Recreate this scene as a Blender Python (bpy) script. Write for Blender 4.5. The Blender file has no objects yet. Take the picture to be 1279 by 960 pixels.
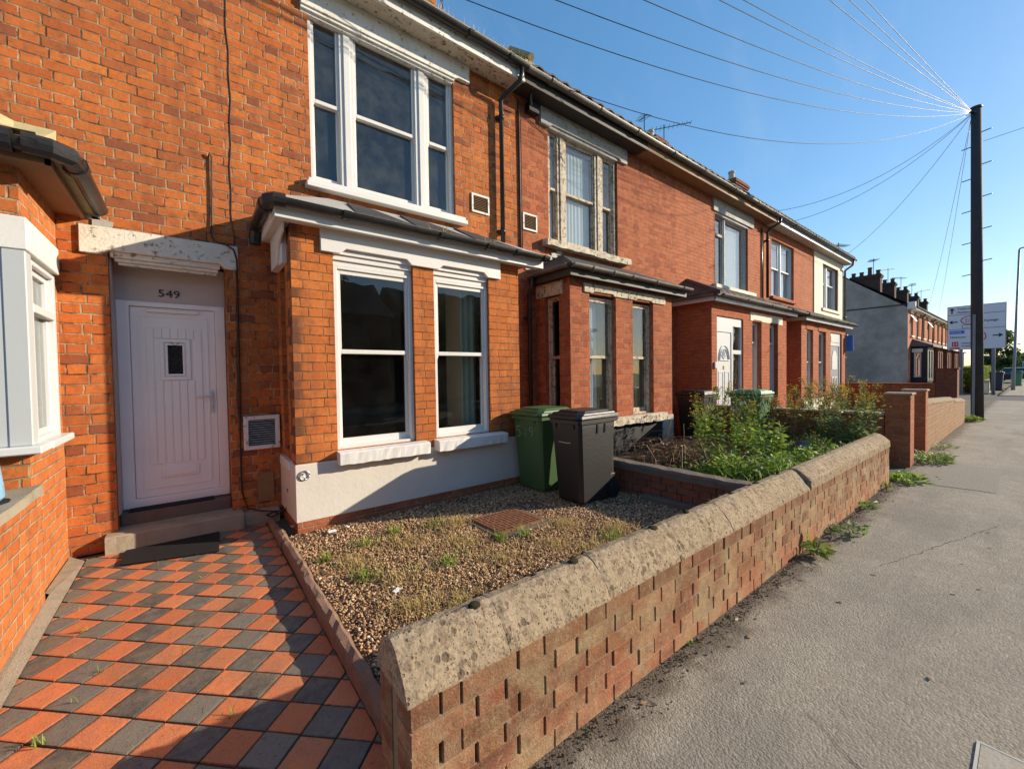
import bpy, bmesh, math, random
import numpy as np
from mathutils import Vector, Matrix
RND = random.Random(11)
NP = np.random.default_rng(5)
scene = bpy.context.scene
COL = scene.collection
ORG = {}

# ------------------------------------------------------------------ helpers
def tag(o, label=None, cat=None, group=None, kind=None):
    if label: o['label'] = label
    if cat: o['category'] = cat
    if group: o['group'] = group
    if kind: o['kind'] = kind
    return o

def thing(name, label, cat, loc=(0, 0, 0), group=None):
    o = bpy.data.objects.new(name, None)
    o.empty_display_size = 0.2
    COL.objects.link(o)
    o.location = loc
    ORG[o] = Vector(loc)
    return tag(o, label, cat, group)

class MB:
    """collects polygons (world coordinates) for one mesh object"""
    def __init__(s, xf=None):
        s.v = []; s.f = []; s.xf = xf
    def add(s, vs, fs):
        n = len(s.v)
        if s.xf: vs = [s.xf(*p) for p in vs]
        s.v += [tuple(p) for p in vs]
        s.f += [tuple(i + n for i in f) for f in fs]
        return s
    def box(s, x0, x1, y0, y1, z0, z1):
        return s.add([(x0, y0, z0), (x1, y0, z0), (x1, y1, z0), (x0, y1, z0), (x0, y0, z1), (x1, y0, z1), (x1, y1, z1), (x0, y1, z1)],
                     [(0, 3, 2, 1), (4, 5, 6, 7), (0, 1, 5, 4), (1, 2, 6, 5), (2, 3, 7, 6), (3, 0, 4, 7)])
    def obox(s, c, size, rot=None):
        m = rot or Matrix.Identity(3)
        hx, hy, hz = size[0] / 2, size[1] / 2, size[2] / 2
        vs = [Vector(c) + m @ Vector(p) for p in ((-hx, -hy, -hz), (hx, -hy, -hz), (hx, hy, -hz), (-hx, hy, -hz), (-hx, -hy, hz), (hx, -hy, hz), (hx, hy, hz), (-hx, hy, hz))]
        return s.add(vs, [(0, 3, 2, 1), (4, 5, 6, 7), (0, 1, 5, 4), (1, 2, 6, 5), (2, 3, 7, 6), (3, 0, 4, 7)])
    def prism(s, poly, axis, a, b):
        """poly in the two other axes (in x,y,z order) extruded along axis from a to b"""
        n = len(poly)
        def P(p, t):
            if axis == 'x': return (t, p[0], p[1])
            if axis == 'y': return (p[0], t, p[1])
            return (p[0], p[1], t)
        vs = [P(p, a) for p in poly] + [P(p, b) for p in poly]
        fs = [tuple(range(n)), tuple(range(2 * n - 1, n - 1, -1))]
        fs += [(i, i + n, (i + 1) % n + n, (i + 1) % n) for i in range(n)]
        return s.add(vs, fs)
    def loft(s, rings, cap=True, closed=True):
        n = len(rings[0]); vs = [p for r in rings for p in r]; fs = []
        for k in range(len(rings) - 1):
            for i in range(n if closed else n - 1):
                j = (i + 1) % n
                fs.append((k * n + i, k * n + j, (k + 1) * n + j, (k + 1) * n + i))
        if cap:
            fs.append(tuple(range(n - 1, -1, -1))); m = (len(rings) - 1) * n
            fs.append(tuple(range(m, m + n)))
        return s.add(vs, fs)
    def tube(s, pts, r, n=8, cap=True):
        pts = [Vector(p) for p in pts]; rings = []
        rs = r if isinstance(r, (list, tuple)) else [r] * len(pts)
        prev = None
        for i, p in enumerate(pts):
            if i == 0: d = pts[1] - p
            elif i == len(pts) - 1: d = p - pts[i - 1]
            else: d = (pts[i + 1] - p).normalized() + (p - pts[i - 1]).normalized()
            d = d.normalized() if d.length > 1e-9 else Vector((0, 0, 1))
            if prev is None:
                a = Vector((0, 0, 1)) if abs(d.z) < 0.9 else Vector((1, 0, 0))
                u = d.cross(a).normalized()
            else:
                u = (prev - d * prev.dot(d)).normalized()
            prev = u; w = d.cross(u)
            rings.append([tuple(p + (u * math.cos(2 * math.pi * k / n) + w * math.sin(2 * math.pi * k / n)) * rs[i]) for k in range(n)])
        return s.loft(rings, cap)
    def lathe(s, prof, c, n=20):
        rings = [[(c[0] + r * math.cos(2 * math.pi * k / n), c[1] + r * math.sin(2 * math.pi * k / n), c[2] + z) for k in range(n)] for r, z in prof]
        return s.loft(rings, True)
    def halfpipe(s, axis, a, b, c, r, t=0.006, n=8):
        """half-round gutter, open on top; c = centre in the two other axes"""
        out = [(c[0] + r * math.cos(math.pi + math.pi * k / n), c[1] + r * math.sin(math.pi + math.pi * k / n)) for k in range(n + 1)]
        inn = [(c[0] + (r - t) * math.cos(2 * math.pi - math.pi * k / n), c[1] + (r - t) * math.sin(2 * math.pi - math.pi * k / n)) for k in range(n + 1)]
        return s.prism(out + inn, axis, a, b)
    def panel(s, u0, u1, z0, z1, t0, t1, holes=()):
        """slab with rectangular holes, front at t0, back at t1, in (u, t, z)"""
        us = sorted({u0, u1, *[h[0] for h in holes], *[h[1] for h in holes]}); us = [u for u in us if u0 <= u <= u1]
        zs = sorted({z0, z1, *[h[2] for h in holes], *[h[3] for h in holes]}); zs = [z for z in zs if z0 <= z <= z1]
        def solid(i, j):
            if i < 0 or j < 0 or i >= len(us) - 1 or j >= len(zs) - 1: return False
            cu = (us[i] + us[i + 1]) / 2; cz = (zs[j] + zs[j + 1]) / 2
            return not any(h[0] < cu < h[1] and h[2] < cz < h[3] for h in holes)
        vid = {}; vs = []; fs = []
        def V(i, j, t):
            k = (i, j, t)
            if k not in vid:
                vid[k] = len(vs); vs.append((us[i], t, zs[j]))
            return vid[k]
        for i in range(len(us) - 1):
            for j in range(len(zs) - 1):
                if not solid(i, j): continue
                fs.append((V(i, j, t0), V(i + 1, j, t0), V(i + 1, j + 1, t0), V(i, j + 1, t0)))
                fs.append((V(i, j, t1), V(i, j + 1, t1), V(i + 1, j + 1, t1), V(i + 1, j, t1)))
                if not solid(i - 1, j): fs.append((V(i, j, t0), V(i, j + 1, t0), V(i, j + 1, t1), V(i, j, t1)))
                if not solid(i + 1, j): fs.append((V(i + 1, j, t0), V(i + 1, j, t1), V(i + 1, j + 1, t1), V(i + 1, j + 1, t0)))
                if not solid(i, j - 1): fs.append((V(i, j, t0), V(i, j, t1), V(i + 1, j, t1), V(i + 1, j, t0)))
                if not solid(i, j + 1): fs.append((V(i, j + 1, t0), V(i + 1, j + 1, t0), V(i + 1, j + 1, t1), V(i, j + 1, t1)))
        return s.add(vs, fs)
    def build(s, name, mat, parent=None, bevel=0, smooth=False, seg=1, recalc=True):
        org = ORG.get(parent, Vector((0, 0, 0))) if parent else Vector((0, 0, 0))
        me = bpy.data.meshes.new(name)
        me.from_pydata([(p[0] - org.x, p[1] - org.y, p[2] - org.z) for p in s.v], [], s.f)
        if recalc:
            bm = bmesh.new(); bm.from_mesh(me)
            bmesh.ops.recalc_face_normals(bm, faces=bm.faces)
            bm.to_mesh(me); bm.free()
        mats = mat if isinstance(mat, (list, tuple)) else [mat]
        for m in mats: me.materials.append(m)
        if smooth:
            for p in me.polygons: p.use_smooth = True
        o = bpy.data.objects.new(name, me)
        COL.objects.link(o)
        if parent: o.parent = parent
        ORG[o] = org
        if bevel:
            b = o.modifiers.new('bevel', 'BEVEL'); b.width = bevel; b.segments = seg; b.limit_method = 'ANGLE'; b.angle_limit = math.radians(40)
        return o

def npmesh(name, verts, faces, mat, parent=None, smooth=False, mat_idx=None):
    """fast mesh from numpy arrays; faces (n,k) with constant k"""
    org = ORG.get(parent, Vector((0, 0, 0))) if parent else Vector((0, 0, 0))
    verts = np.asarray(verts, dtype=np.float32) - np.array(org, dtype=np.float32)
    faces = np.asarray(faces, dtype=np.int32)
    me = bpy.data.meshes.new(name)
    me.vertices.add(len(verts)); me.vertices.foreach_set('co', verts.ravel())
    k = faces.shape[1]
    me.loops.add(faces.size); me.loops.foreach_set('vertex_index', faces.ravel())
    me.polygons.add(len(faces)); me.polygons.foreach_set('loop_start', np.arange(0, faces.size, k, dtype=np.int32))
    mats = mat if isinstance(mat, (list, tuple)) else [mat]
    for m in mats: me.materials.append(m)
    if mat_idx is not None: me.polygons.foreach_set('material_index', np.asarray(mat_idx, dtype=np.int32))
    if smooth: me.polygons.foreach_set('use_smooth', np.ones(len(faces), dtype=bool))
    me.update(calc_edges=True)
    o = bpy.data.objects.new(name, me); COL.objects.link(o)
    if parent: o.parent = parent
    ORG[o] = org
    return o

def text(body, size, loc, rot, mat, parent, name='lettering', ext=0.003, align='LEFT', sx=1.0):
    c = bpy.data.curves.new(name, 'FONT'); c.body = body; c.size = size; c.extrude = ext; c.align_x = align; c.resolution_u = 2
    t = bpy.data.objects.new(name, c); COL.objects.link(t)
    dg = bpy.context.evaluated_depsgraph_get()
    me = bpy.data.meshes.new_from_object(t.evaluated_get(dg))
    bpy.data.objects.remove(t)
    M = Matrix.Translation(Vector(loc) - ORG[parent]) @ rot.to_4x4() @ Matrix.Diagonal((sx, 1, 1, 1))
    me.transform(M); me.materials.clear(); me.materials.append(mat)
    o = bpy.data.objects.new(name, me); COL.objects.link(o); o.parent = parent; ORG[o] = ORG[parent]
    return o
FACE_Y = Matrix(((1, 0, 0), (0, 0, -1), (0, 1, 0)))      # text facing -y
FACE_X = Matrix(((0, 0, -1), (-1, 0, 0), (0, 1, 0)))     # text facing -x

# ------------------------------------------------------------------ node DSL
class T:
    def __init__(s, name):
        s.mat = bpy.data.materials.new(name); s.mat.use_nodes = True
        s.t = s.mat.node_tree; s.t.nodes.clear()
        s.out = s.n('ShaderNodeOutputMaterial')
    def n(s, kind, **kw):
        nd = s.t.nodes.new(kind)
        for k, v in kw.items(): setattr(nd, k, v)
        return nd
    def put(s, sock, v):
        if isinstance(v, bpy.types.NodeSocket): s.t.links.new(v, sock)
        elif isinstance(v, (tuple, list)): sock.default_value = (*v, 1.0) if len(v) == 3 and sock.type == 'RGBA' else v
        else: sock.default_value = v
    def m(s, op, a, b=None, c=None, clamp=False):
        nd = s.n('ShaderNodeMath', operation=op, use_clamp=clamp)
        for i, v in enumerate((a, b, c)):
            if v is not None: s.put(nd.inputs[i], v)
        return nd.outputs[0]
    def mix(s, f, a, b, mode='MIX'):
        nd = s.n('ShaderNodeMix', data_type='RGBA', blend_type=mode)
        s.put(nd.inputs[0], f); s.put(nd.inputs[6], a); s.put(nd.inputs[7], b)
        return nd.outputs[2]
    def ramp(s, f, stops, interp='LINEAR'):
        nd = s.n('ShaderNodeValToRGB'); r = nd.color_ramp; r.interpolation = interp
        while len(r.elements) < len(stops): r.elements.new(0.5)
        for e, (p, c) in zip(r.elements, stops):
            e.position = p; e.color = (*c, 1) if len(c) == 3 else c
        s.put(nd.inputs[0], f); return nd.outputs[0]
    def rng(s, v, a, b, c=0.0, d=1.0, smooth=False):
        nd = s.n('ShaderNodeMapRange', interpolation_type='SMOOTHSTEP' if smooth else 'LINEAR')
        for i, x in enumerate((v, a, b, c, d)): s.put(nd.inputs[i], x)
        return nd.outputs[0]
    def noise(s, vec, scale, detail=4, rough=0.6, out=0, dim='3D'):
        nd = s.n('ShaderNodeTexNoise'); s.put(nd.inputs['Vector'], vec)
        nd.inputs['Scale'].default_value = scale; nd.inputs['Detail'].default_value = detail; nd.inputs['Roughness'].default_value = rough
        return nd.outputs[out]
    def vor(s, vec, scale, out=0, feature='F1', rnd=1.0):
        nd = s.n('ShaderNodeTexVoronoi', feature=feature); s.put(nd.inputs['Vector'], vec)
        nd.inputs['Scale'].default_value = scale; nd.inputs['Randomness'].default_value = rnd
        return nd.outputs[out]
    def pos(s): return s.n('ShaderNodeNewGeometry').outputs['Position']
    def obj(s): return s.n('ShaderNodeTexCoord').outputs['Object']
    def comb(s, x, y, z):
        nd = s.n('ShaderNodeCombineXYZ')
        for i, v in enumerate((x, y, z)): s.put(nd.inputs[i], v)
        return nd.outputs[0]
    def sep(s, v):
        nd = s.n('ShaderNodeSeparateXYZ'); s.put(nd.inputs[0], v); return nd.outputs
    def bump(s, h, dist=0.005, strength=1.0):
        nd = s.n('ShaderNodeBump'); nd.inputs['Strength'].default_value = strength; nd.inputs['Distance'].default_value = dist
        s.put(nd.inputs['Height'], h); return nd.outputs[0]
    def bsdf(s, col, rough=0.8, normal=None, spec=0.5, metal=0.0, **kw):
        b = s.n('ShaderNodeBsdfPrincipled')
        s.put(b.inputs['Base Color'], col); s.put(b.inputs['Roughness'], rough); s.put(b.inputs['Metallic'], metal)
        s.put(b.inputs['Specular IOR Level'], spec)
        if normal is not None: s.put(b.inputs['Normal'], normal)
        for k, v in kw.items(): s.put(b.inputs[k], v)
        s.t.links.new(b.outputs[0], s.out.inputs[0]); return b

def scl(c, k): return tuple(min(1, x * k) for x in c)

def brick_mat(name, cols, mortar, z0=0.0, S=0.235, HD=0.125, h=0.0896, joint=0.011, grime=0.35, grime_scale=0.8, bump=0.007, stretcher=False, gcol=(0.10, 0.05, 0.035), deep=0.0, soot=False):
    t = T(name); g = t.n('ShaderNodeNewGeometry'); p = g.outputs['Position']; x, y, z = t.sep(p)
    nx = t.m('GREATER_THAN', t.m('ABSOLUTE', t.sep(g.outputs['True Normal'])[0]), 0.7)
    u = t.m('ADD', x, t.m('MULTIPLY', nx, t.m('SUBTRACT', y, x)))
    wob = t.sep(t.noise(p, 8, 4, 0.72, 1))
    u = t.m('MULTIPLY_ADD', t.m('SUBTRACT', wob[0], 0.5), 0.020, u)
    v = t.m('MULTIPLY_ADD', t.m('SUBTRACT', wob[1], 0.5), 0.016, t.m('SUBTRACT', z, z0))
    vv = t.m('DIVIDE', v, h); row = t.m('FLOOR', vv); fv = t.m('MULTIPLY', t.m('SUBTRACT', vv, row), h)
    par = t.m('MODULO', t.m('ABSOLUTE', row), 2.0)
    rj = t.n('ShaderNodeTexWhiteNoise', noise_dimensions='1D'); t.put(rj.inputs['W'], row)
    P = S if stretcher else S + HD
    uu = t.m('DIVIDE', t.m('ADD', u, t.m('ADD', t.m('MULTIPLY', par, P / 2), t.m('MULTIPLY', rj.outputs[0], 0.05))), P)
    k = t.m('FLOOR', uu); fu = t.m('MULTIPLY', t.m('SUBTRACT', uu, k), P)
    if stretcher:
        ish = 0.0; loc = fu; ln = S
    else:
        ish = t.m('GREATER_THAN', fu, S); loc = t.m('SUBTRACT', fu, t.m('MULTIPLY', ish, S)); ln = t.m('SUBTRACT', S, t.m('MULTIPLY', ish, S - HD))
    du = t.m('MINIMUM', loc, t.m('SUBTRACT', ln, loc)); dv = t.m('MINIMUM', fv, t.m('SUBTRACT', h, fv))
    d = t.m('MINIMUM', du, dv)
    d = t.m('MULTIPLY_ADD', t.m('SUBTRACT', t.noise(p, 40, 4, 0.75), 0.5), 0.011, d)
    mask = t.rng(d, joint * 0.30, joint * 0.75, 0, 1, True)
    wn = t.n('ShaderNodeTexWhiteNoise', noise_dimensions='3D')
    t.put(wn.inputs['Vector'], t.comb(t.m('MULTIPLY_ADD', k, 2.0, ish), row, t.m('MULTIPLY', nx, 7.0)))
    n = len(cols)
    col = t.ramp(wn.outputs[0], [((i + 0.0) / n, c) for i, c in enumerate(cols)], 'LINEAR')
    mott = t.noise(p, 38, 5, 0.7); fine = t.noise(p, 190, 3, 0.7); mid = t.noise(p, 11, 4, 0.65)
    col = t.mix(t.rng(mott, 0.3, 0.75, 0.0, 0.55), col, scl(cols[-1], 0.45), 'MIX')
    col = t.mix(0.5, col, t.ramp(fine, [(0.25, (0.72, 0.72, 0.72)), (0.7, (1.15, 1.12, 1.1))]), 'MULTIPLY')
    # spalled dark pits
    pit = t.rng(t.vor(p, 26), 0.05, 0.13, 1, 0)
    col = t.mix(t.m('MULTIPLY', pit, 0.45), col, (0.035, 0.018, 0.012))
    mo = t.mix(t.rng(t.noise(p, 7, 3), 0.35, 0.7), mortar, scl(mortar, 0.42))
    if deep: mo = t.mix(t.rng(t.noise(p, 7.5, 4, .7), 0.50, 0.58, 0, deep), mo, (0.03, 0.02, 0.015))
    c = t.mix(mask, mo, col)
    big = t.noise(p, grime_scale, 5, 0.62)
    c = t.mix(t.rng(big, 0.44, 0.74, 0, grime), c, gcol)
    c = t.mix(t.rng(mid, 0.50, 0.76, 0, 0.5), c, gcol)
    streak = t.noise(t.comb(t.m('MULTIPLY', u, 5.5), t.m('MULTIPLY', z, 0.55), 1.7), 1.0, 5, 0.65)
    c = t.mix(t.rng(streak, 0.50, 0.72, 0, grime * 1.1), c, gcol)
    ef = t.noise(t.comb(u, z, 5.0), 2.6, 6, 0.7); c = t.mix(t.rng(ef, 0.60, 0.72, 0, 0.22), c, (0.60, 0.42, 0.28))
    if soot:      # smoke-blackened quoin bricks
        c = t.mix(t.m('MULTIPLY', t.m('MULTIPLY', t.rng(t.m('ADD', x, t.m('MULTIPLY', wob[2], .05)), 0.86, 0.92, 1, 0), mask), t.rng(t.m('ADD', wn.outputs[0], t.m('MULTIPLY', t.noise(p, 12, 4), .5)), .45, .75, 0, .8)), c, (0.07, 0.04, 0.03))
    hgt = t.m('ADD', t.m('ADD', mask, t.m('MULTIPLY', wn.outputs[0], 0.30)), t.m('ADD', t.m('MULTIPLY', mott, 0.5), t.m('MULTIPLY', fine, 0.25)))
    hgt = t.m('SUBTRACT', hgt, t.m('MULTIPLY', pit, 0.4))
    t.bsdf(c, 0.92, t.bump(hgt, bump), 0.2)
    return t.mat

def paint_mat(name, col, rough=0.5, dirt=(0.25, 0.2, 0.15), amount=0.25, scale=3.0, bump=0.0015, peel=0.0, peelcol=(0.2, 0.15, 0.1), spec=0.4):
    t = T(name); p = t.pos()
    a = t.noise(p, scale, 5, 0.65); b = t.noise(p, scale * 14, 4, 0.7)
    c = t.mix(t.rng(a, 0.45, 0.8, 0, amount), col, dirt)
    c = t.mix(t.rng(b, 0.5, 0.8, 0, amount * 0.6), c, dirt)
    hh = t.m('ADD', t.m('MULTIPLY', a, 0.6), b)
    if peel:
        pk = t.rng(t.noise(p, 16, 6, 0.75), 0.62 - 0.2 * peel, 0.66 - 0.2 * peel, 0, 1)
        c = t.mix(pk, c, peelcol); hh = t.m('SUBTRACT', hh, pk)
    t.bsdf(c, rough, t.bump(hh, bump), spec)
    return t.mat

def plain(name, col, rough=0.6, spec=0.4, metal=0.0, var=0.2, scale=20, bump=0.001):
    t = T(name); p = t.obj(); n = t.noise(p, scale, 4, 0.65)
    c = t.mix(n, scl(col, 1 - var), scl(col, 1 + var))
    t.bsdf(c, t.rng(n, 0.2, 0.8, max(0.05, rough - 0.1), min(1, rough + 0.1)), t.bump(n, bump), spec, metal)
    return t.mat

def leaf_mat(name, c1, c2, trans=0.35):
    t = T(name); g = t.n('ShaderNodeNewGeometry'); oi = t.n('ShaderNodeObjectInfo')
    f = t.m('FRACT', t.m('ADD', g.outputs['Random Per Island'], oi.outputs['Random']))
    c = t.mix(f, c1, c2)
    d = t.n('ShaderNodeBsdfPrincipled'); t.put(d.inputs['Base Color'], c); d.inputs['Roughness'].default_value = 0.55; d.inputs['Specular IOR Level'].default_value = 0.25
    tr = t.n('ShaderNodeBsdfTranslucent'); t.put(tr.inputs[0], c)
    mx = t.n('ShaderNodeMixShader'); mx.inputs[0].default_value = trans
    t.t.links.new(d.outputs[0], mx.inputs[1]); t.t.links.new(tr.outputs[0], mx.inputs[2]); t.t.links.new(mx.outputs[0], t.out.inputs[0])
    return t.mat

def glass_mat(name, tint=(0.86, 0.9, 0.9), dirt=0.06, boost=1.0):
    t = T(name); p = t.pos()
    g = t.n('ShaderNodeNewGeometry'); dt = t.n('ShaderNodeVectorMath', operation='DOT_PRODUCT'); t.put(dt.inputs[0], g.outputs['Normal']); t.put(dt.inputs[1], g.outputs['Incoming'])
    fr = t.m('MULTIPLY_ADD', t.m('POWER', t.m('SUBTRACT', 1.0, t.m('ABSOLUTE', dt.outputs['Value'])), 5.0), 0.955, 0.045)
    wav = t.bump(t.noise(p, 2.2, 2, 0.5), 0.0018)
    gl = t.n('ShaderNodeBsdfGlossy'); gl.inputs['Roughness'].default_value = 0.01; t.put(gl.inputs['Normal'], wav)
    tr = t.n('ShaderNodeBsdfTransparent'); tr.inputs[0].default_value = (*tint, 1)
    df = t.n('ShaderNodeBsdfDiffuse'); df.inputs[0].default_value = (0.55, 0.55, 0.5, 1)
    m1 = t.n('ShaderNodeMixShader'); t.put(m1.inputs[0], t.m('MULTIPLY', fr, 1.25 * boost, clamp=True))
    t.t.links.new(tr.outputs[0], m1.inputs[1]); t.t.links.new(gl.outputs[0], m1.inputs[2])
    m2 = t.n('ShaderNodeMixShader'); t.put(m2.inputs[0], t.rng(t.noise(p, 3.5, 6, 0.7), 0.4, 0.8, dirt * 0.3, dirt * 2))
    t.t.links.new(m1.outputs[0], m2.inputs[1]); t.t.links.new(df.outputs[0], m2.inputs[2]); t.t.links.new(m2.outputs[0], t.out.inputs[0])
    return t.mat

# ------------------------------------------------------------------ materials
MORTAR = (0.52, 0.37, 0.22)
B_MAIN = brick_mat('brick orange', [(0.61, 0.175, 0.042), (0.55, 0.148, 0.038), (0.69, 0.225, 0.055), (0.50, 0.125, 0.034), (0.60, 0.17, 0.042), (0.25, 0.078, 0.045), (0.63, 0.185, 0.047)], MORTAR, grime=0.40, deep=0.75)
B_BAY = brick_mat('brick bright orange', [(0.62, 0.185, 0.042), (0.68, 0.22, 0.055), (0.55, 0.155, 0.036), (0.64, 0.20, 0.048), (0.60, 0.17, 0.04)], (0.36, 0.20, 0.10), grime=0.42, deep=0.7, joint=0.0085, soot=True)
B_NB = brick_mat('brick neighbour orange', [(0.58, 0.165, 0.040), (0.64, 0.20, 0.05), (0.52, 0.14, 0.036), (0.60, 0.18, 0.046)], (0.50, 0.37, 0.23), grime=0.2, joint=0.0125)
B_RED = brick_mat('brick red', [(0.52, 0.15, 0.06), (0.58, 0.185, 0.072), (0.47, 0.125, 0.05), (0.55, 0.165, 0.065), (0.40, 0.10, 0.045)], (0.48, 0.32, 0.21), grime=0.30, joint=0.0095, grime_scale=0.5, deep=0.5)
B_RED2 = brick_mat('brick pale red', [(0.52, 0.16, 0.07), (0.57, 0.19, 0.085), (0.47, 0.14, 0.062), (0.54, 0.175, 0.078)], (0.34, 0.2, 0.12), grime=0.2, joint=0.0075, z0=0.02)
B_PORCH = brick_mat('brick porch', [(0.50, 0.135, 0.055), (0.56, 0.165, 0.068), (0.45, 0.115, 0.048), (0.53, 0.15, 0.06)], (0.40, 0.23, 0.14), grime=0.12, joint=0.009, h=0.078, stretcher=True, S=0.23)
B_WALL = brick_mat('brick garden', [(0.42, 0.125, 0.055), (0.48, 0.15, 0.065), (0.36, 0.105, 0.05), (0.44, 0.135, 0.055)], (0.40, 0.29, 0.18), grime=0.3, h=0.082, stretcher=True, S=0.24)
B_WALL2 = brick_mat('brick weathered tan', [(0.34, 0.165, 0.085), (0.40, 0.205, 0.11), (0.29, 0.135, 0.075), (0.37, 0.19, 0.10)], (0.36, 0.29, 0.19), grime=0.4, h=0.082, stretcher=True, S=0.24, gcol=(0.26, 0.21, 0.11))
B_DARK = brick_mat('brick dark', [(0.24, 0.08, 0.045), (0.30, 0.10, 0.055), (0.20, 0.07, 0.045), (0.27, 0.10, 0.06)], (0.22, 0.17, 0.13), grime=0.4, h=0.082, stretcher=True, S=0.24)
WHITE = paint_mat('white paint', (0.67, 0.66, 0.63), 0.45, (0.42, 0.36, 0.28), 0.18, 2.5)
WHITE_OLD = paint_mat('weathered white paint', (0.76, 0.74, 0.68), 0.6, (0.34, 0.28, 0.2), 0.4, 2.0, 0.003, 0.15, (0.24, 0.17, 0.10))
LINTEL_OLD = paint_mat('flaking cream paint', (0.72, 0.68, 0.58), 0.75, (0.42, 0.36, 0.22), 0.4, 4.0, 0.006, 0.22, (0.34, 0.29, 0.21))
UPVC = paint_mat('white plastic', (0.58, 0.595, 0.60), 0.32, (0.5, 0.5, 0.5), 0.1, 2.0, 0.0004)
DOORW = paint_mat('door white', (0.85, 0.82, 0.81), 0.38, (0.5, 0.48, 0.46), 0.14, 2.0, 0.0006)
WOOD_OLD = paint_mat('worn beige paint', (0.56, 0.48, 0.36), 0.75, (0.25, 0.18, 0.11), 0.5, 5.0, 0.004, 0.45, (0.27, 0.19, 0.12))
GREYLINT = paint_mat('grey worn lintel', (0.47, 0.45, 0.41), 0.8, (0.2, 0.18, 0.15), 0.4, 4.0, 0.004, 0.3, (0.3, 0.27, 0.22))
STONE = paint_mat('cream stone', (0.60, 0.52, 0.39), 0.85, (0.25, 0.2, 0.13), 0.45, 6.0, 0.006, 0.3, (0.16, 0.12, 0.08))
CREAM = paint_mat('cream render', (0.70, 0.64, 0.50), 0.8, (0.4, 0.34, 0.24), 0.25, 2.0, 0.003)
PLINTH = paint_mat('white plinth paint', (0.62, 0.585, 0.52), 0.6, (0.42, 0.35, 0.27), 0.25, 1.6, 0.003)
PANEL = paint_mat('dusty pink panel', (0.52, 0.44, 0.40), 0.7, (0.3, 0.24, 0.2), 0.25, 3.0)
SOFFIT = paint_mat('soffit paint', (0.62, 0.55, 0.43), 0.7, (0.2, 0.15, 0.09), 0.4, 3.5, 0.003, 0.3, (0.12, 0.08, 0.05))
BROWNWOOD = paint_mat('brown timber', (0.27, 0.15, 0.07), 0.7, (0.10, 0.06, 0.035), 0.5, 4.0, 0.003)
DARKWOOD = paint_mat('black timber', (0.035, 0.03, 0.028), 0.6, (0.09, 0.07, 0.05), 0.4, 4.0, 0.002)
BLACKP = paint_mat('black gutter', (0.018, 0.018, 0.020), 0.32, (0.085, 0.075, 0.05), 0.35, 4.0, 0.002)
GREYGUT = paint_mat('weathered gutter', (0.10, 0.095, 0.085), 0.5, (0.30, 0.28, 0.22), 0.7, 3.0, 0.004)
PLASTICB = paint_mat('black plastic', (0.009, 0.010, 0.014), 0.42, (0.022, 0.022, 0.022), 0.3, 3.0, 0.001)
PLASTICG = paint_mat('charcoal plastic', (0.009, 0.008, 0.0085), 0.48, (0.022, 0.019, 0.018), 0.3, 2.5, 0.002, spec=0.65)
PLASTICGR = paint_mat('green plastic', (0.050, 0.105, 0.035), 0.45, (0.10, 0.12, 0.06), 0.4, 2.5, 0.001)
PLASTICGR2 = paint_mat('mid green plastic', (0.05, 0.21, 0.11), 0.45, (0.12, 0.2, 0.12), 0.3, 2.5, 0.001)
NAVY = paint_mat('navy plastic', (0.02, 0.03, 0.06), 0.45, (0.06, 0.07, 0.09), 0.3, 2.5, 0.001)
BLACKPAINT_SHADE = paint_mat('black masonry paint with shade', (0.012, 0.013, 0.018), 0.6, (0.04, 0.038, 0.036), 0.4, 3.0, 0.003)  # black paint, taken darker to stand in for plant and bin shadow
LEAD = paint_mat('lead roof', (0.42, 0.41, 0.38), 0.6, (0.2, 0.17, 0.1), 0.5, 4.0, 0.004)
FELT = paint_mat('black felt roof', (0.035, 0.034, 0.036), 0.7, (0.13, 0.12, 0.10), 0.4, 4.0, 0.004)
ROOFTILE = paint_mat('roof tile', (0.075, 0.055, 0.048), 0.8, (0.16, 0.13, 0.08), 0.5, 5.0, 0.006)
MOSSTILE = paint_mat('mossy tile', (0.42, 0.34, 0.18), 0.9, (0.16, 0.13, 0.07), 0.6, 9.0, 0.01)
POT = paint_mat('clay pot', (0.30, 0.14, 0.07), 0.8, (0.12, 0.08, 0.05), 0.5, 8.0, 0.004)
POTBUFF = paint_mat('buff pot', (0.5, 0.42, 0.30), 0.8, (0.2, 0.16, 0.1), 0.5, 8.0, 0.004)
METAL = plain('galvanised metal', (0.42, 0.43, 0.45), 0.35, 0.5, 0.8)
DARKMETAL = plain('dark metal', (0.05, 0.05, 0.055), 0.45, 0.5, 0.6)
GREYPOST = plain('grey post paint', (0.20, 0.22, 0.26), 0.4)
BRASS = plain('brass', (0.60, 0.38, 0.10), 0.35, 0.5, 0.8)
CABLE = plain('black cable', (0.018, 0.017, 0.017), 0.5)
CABLEB = plain('brown cable', (0.10, 0.045, 0.03), 0.6)
RUBBER = plain('rubber', (0.018, 0.018, 0.019), 0.85, 0.2, 0, 0.4, 120, 0.003)
INTER = plain('interior plaster', (0.26, 0.25, 0.22), 0.9, 0.1)
INTERFL = plain('interior carpet', (0.10, 0.085, 0.07), 0.95, 0.1)
PAPER = plain('white sticker', (0.66, 0.70, 0.74), 0.5)
CHALK = plain('chalk white', (0.46, 0.52, 0.42), 0.9)
BLACKSIGN = plain('sign black', (0.02, 0.02, 0.022), 0.5)
SIGNW = plain('sign white', (0.72, 0.73, 0.76), 0.4, var=0.05)
SIGNR = plain('sign red', (0.55, 0.03, 0.05), 0.4)
SIGNB = plain('sign blue', (0.02, 0.16, 0.62), 0.4)
SIGNG = plain('sign back grey', (0.25, 0.26, 0.28), 0.5)
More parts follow.
